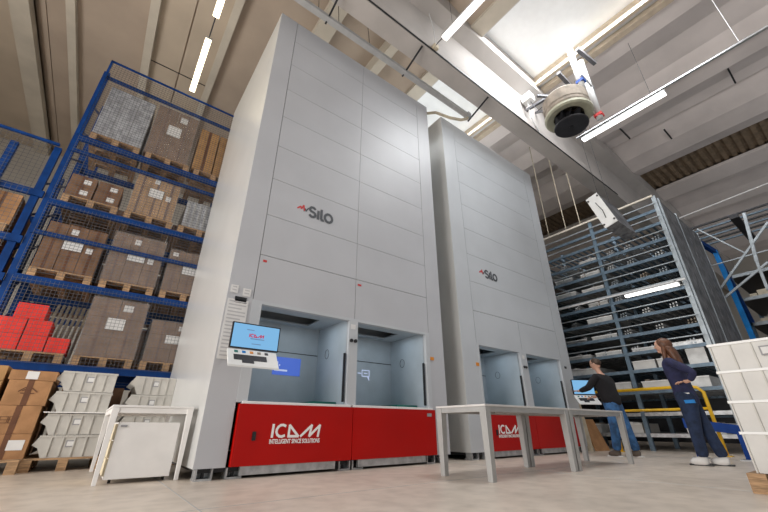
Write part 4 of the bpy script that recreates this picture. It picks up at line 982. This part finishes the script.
def person(label, loc, rz, sc, female, arms, m_top, m_leg, m_shoe, feet, hair):
    root = thing('person', label, 'person', loc); root['org'] = [0, 0, 0]
    root.rotation_euler = (0, 0, rz); root.scale = (sc, sc, sc)
    V3 = Vector
    # --- bare body (head, neck, trunk, limbs) as one continuous skin
    V, E, R = [], [], []
    sw = .17 if female else .195; hw = .085
    pel = chain(V, E, R, [(0,0,.93)], [(.13,.105)])
    ch = chain(V, E, R, [(0,.0,1.08),(0,.0,1.25),(0,-.01,1.38)], [(.115,.09),(.135,.095),(.11,.085)], pel)
    nk = chain(V, E, R, [(0,.0,1.475),(0,.012,1.535)], [.05,.05], ch)
    chain(V, E, R, [(0,.025,1.585),(0,.018,1.655),(0,.01,1.71)], [(.058,.066),(.073,.086),(.05,.062)], nk)
    hands = []
    for s, (el, wr, hd) in ((-1, arms[0]), (1, arms[1])):
        sh = chain(V, E, R, [(s*sw,0,1.40)], [.05], ch)
        el = V3(el); wr = V3(wr); hd = V3(hd); shp = V3((s*sw, 0, 1.40))
        chain(V, E, R, [(shp+el)/2, el, (el+wr)/2, wr, hd], [.045, .037, .034, .024, (.036,.018)], sh)
        hands.append((wr, hd))
    for s, ft in ((-1, feet[0]), (1, feet[1])):
        hp = chain(V, E, R, [(s*hw,0,.86)], [.088], pel); kn = V3((s*hw*1.0+ft[0]*.5, .02+ft[1]*.5, .47)); an = V3((s*hw+ft[0], ft[1], .09))
        hpv = V3((s*hw, 0, .86))
        chain(V, E, R, [(hpv+kn)/2, kn, (kn*.6+an*.4), an, an+V3((s*.01,.11,-.055))], [.075,.053,.052,.035,(.038,.028)], hp)
    bm = bmesh.new(); mesh_to_bm(bm, skin(V, E, R, 0, 2))
    # head features grown onto the skull: nose, ears, brow, chin
    hd_ = MB().sphere((0,.022,1.66), .076, .094, .108, 20, 14).sphere((0,.112,1.645), .012, .020, .020, 8, 6).sphere((-.076,.005,1.65), .010, .022, .032, 8, 6).sphere((.076,.005,1.65), .010, .022, .032, 8, 6).sphere((0,.085,1.578), .03, .026, .024, 10, 6)
    hme = hd_.mesh('h'); mesh_to_bm(bm, hme)
    for (wr, hd) in hands:
        dv = (hd-wr).normalized(); sd = dv.cross(V3((0,0,1)));
        if sd.length < .2: sd = V3((0,1,0))
        mesh_to_bm(bm, fpoint(hd, dv, sd.cross(dv), sd).mesh('f'))
    me = bpy.data.meshes.new('body'); bm.to_mesh(me); bm.free(); me.materials.append(M['skin'])
    part('body', me, None, root)
    part('eyes', MB().sphere((-.03,.102,1.665), .010, .010, .008, 8, 6).sphere((.03,.102,1.665), .010, .010, .008, 8, 6), 'eye', root, smooth=True)
    part('mouth', MB().sphere((0,.108,1.605), .022, .008, .007, 8, 6), 'lip', root, smooth=True)
    # --- top with sleeves
    V, E, R = [], [], []
    zb = .74 if female else .80
    a = chain(V, E, R, [(0,.0,zb)], [(.20,.17) if female else (.23,.19)])
    wst = (.165,.135) if female else (.215,.175)
    c = chain(V, E, R, [(0,.0,1.08),(0,.0,1.25),(0,-.01,1.38)], [wst, (.19,.155) if female else (.235,.18), (.175,.135)], a)
    chain(V, E, R, [(0,.0,1.475)], [.075], c)
    for s, (el, wr, hd) in ((-1, arms[0]), (1, arms[1])):
        sh = chain(V, E, R, [(s*sw,0,1.40)], [.064], c); el = V3(el); wr = V3(wr); shp = V3((s*sw,0,1.40))
        chain(V, E, R, [(shp+el)/2, el, (el+wr)/2, wr], [.072,.060,.054,.042], sh)
    me = skin(V, E, R, 0, 2); me.materials.append(M[m_top]); part('top', me, None, root)
    # --- trousers
    V, E, R = [], [], []
    a = chain(V, E, R, [(0,0,1.03)], [(.17,.135)]); a = chain(V, E, R, [(0,0,.90)], [(.185,.15)], a)
    for s, ft in ((-1, feet[0]), (1, feet[1])):
        kn = V3((s*hw+ft[0]*.5, .02+ft[1]*.5, .47)); an = V3((s*hw+ft[0], ft[1], .09)); hpv = V3((s*hw, 0, .82))
        chain(V, E, R, [hpv, (hpv+kn)/2, kn, (kn+an)/2, an], [.125,.112,.090,.082,.076], a)
    me = skin(V, E, R, 0, 2); me.materials.append(M[m_leg]); part('trousers', me, None, root)
    if female:
        part('pocket_flap', MB().box(-.235, -.19, -.11, .01, .795, .84), 'bright_blue', root, label='bright blue pocket strip')
        part('belt_tag', MB().box(-.17, -.165, -.08, .0, .925, .94), 'paper', root)
    # --- shoes
    for s, ft in ((-1, feet[0]), (1, feet[1])):
        ax, ay = s*hw+ft[0], ft[1]
        V, E, R = [], [], []
        chain(V, E, R, [(ax,ay-.055,.055),(ax,ay+.0,.06),(ax,ay+.09,.048),(ax+s*.01,ay+.17,.036)], [(.058,.070),(.064,.075),(.062,.056),(.048,.040)])
        me = skin(V, E, R, 0, 1); me.materials.append(M[m_shoe]); sh = part('shoe', me, None, root)
        part('sole', MB().hexa([(ax-.042,ay-.09,0),(ax+.042,ay-.09,0),(ax+.040,ay+.18,0),(ax-.040,ay+.18,0),(ax-.042,ay-.09,.02),(ax+.042,ay-.09,.02),(ax+.040,ay+.18,.02),(ax-.040,ay+.18,.02)]), 'black' if female else 'paper', sh, bevel=.008)
    # --- hair
    if hair == 'long':
        hb_ = MB().sphere((0,-.018,1.682), .095, .110, .102, 20, 14)
        part('hair', hb_, 'hair_brown', root, smooth=True)
        V, E, R = [], [], []
        t0 = chain(V, E, R, [(0,-.035,1.70)], [(.075,.075)])
        chain(V, E, R, [(0,-.07,1.60),(0,-.085,1.48),(0,-.10,1.36),(0,-.105,1.28)], [(.115,.085),(.12,.075),(.10,.06),(.06,.035)], t0)
        chain(V, E, R, [(-.07,.0,1.62),(-.085,.02,1.52),(-.08,.045,1.42),(-.075,.055,1.35)], [.035,.032,.030,.018], t0)
        chain(V, E, R, [(.07,.0,1.62),(.085,.02,1.52),(.08,.045,1.42),(.075,.055,1.35)], [.035,.032,.030,.018], t0)
        me = skin(V, E, R, 0, 2); me.materials.append(M['hair_brown']); part('hair_length', me, None, root)
    else:
        part('hair', MB().sphere((0,-.010,1.695), .083, .098, .082, 20, 14), 'hair_dark', root, smooth=True)
        part('glasses', MB().tube([(-.08,.0,1.668),(-.072,.10,1.668),(0,.118,1.668),(.072,.10,1.668),(.08,.0,1.668)], .004, 6), 'black', root)
    for ch_ in [root]+list(root.children_recursive):
        if ch_.type == 'MESH' and 'leaned' not in ch_.data:
            ch_.data['leaned'] = 1
            for v in ch_.data.vertices:
                if v.co.z > .5: v.co.y += (.10 if female else .17)*(v.co.z-.5)
    # faces of parts are in local space already: root carries the transform
    return root
# woman: faces +Y, her left hand on her lower back
person('woman with long brown hair in navy top and work trousers, hand on hip', (7.25, 1.90, 0), math.radians(6), 1.02, True,
       (((-.26,-.25,1.20), (-.25,-.15,1.09), (-.235,-.08,1.085)), ((.24,.0,1.14), (.22,.08,.93), (.22,.10,.86))),
       'navy', 'navy_trousers', 'shoe_white', ((0,.06),(0,-.14)), 'long')
# man: reaching to the screen of the second tower's terminal
person('man in black jacket and blue jeans reaching to a screen by the second tower', (8.05, 3.29, 0), math.radians(-4), 1.0, False,
       (((-.26,.20,1.20), (-.14,.46,1.16), (-.10,.53,1.17)), ((.26,.12,1.15), (.20,.36,1.06), (.19,.44,1.05))),
       'jacket', 'jeans', 'shoe_brown', ((-.02,.14),(.02,-.10)), 'short')

for o in bpy.data.objects:
    if 'org' in o: del o['org']
    if o.type == 'EMPTY': o.empty_display_type = 'PLAIN_AXES'
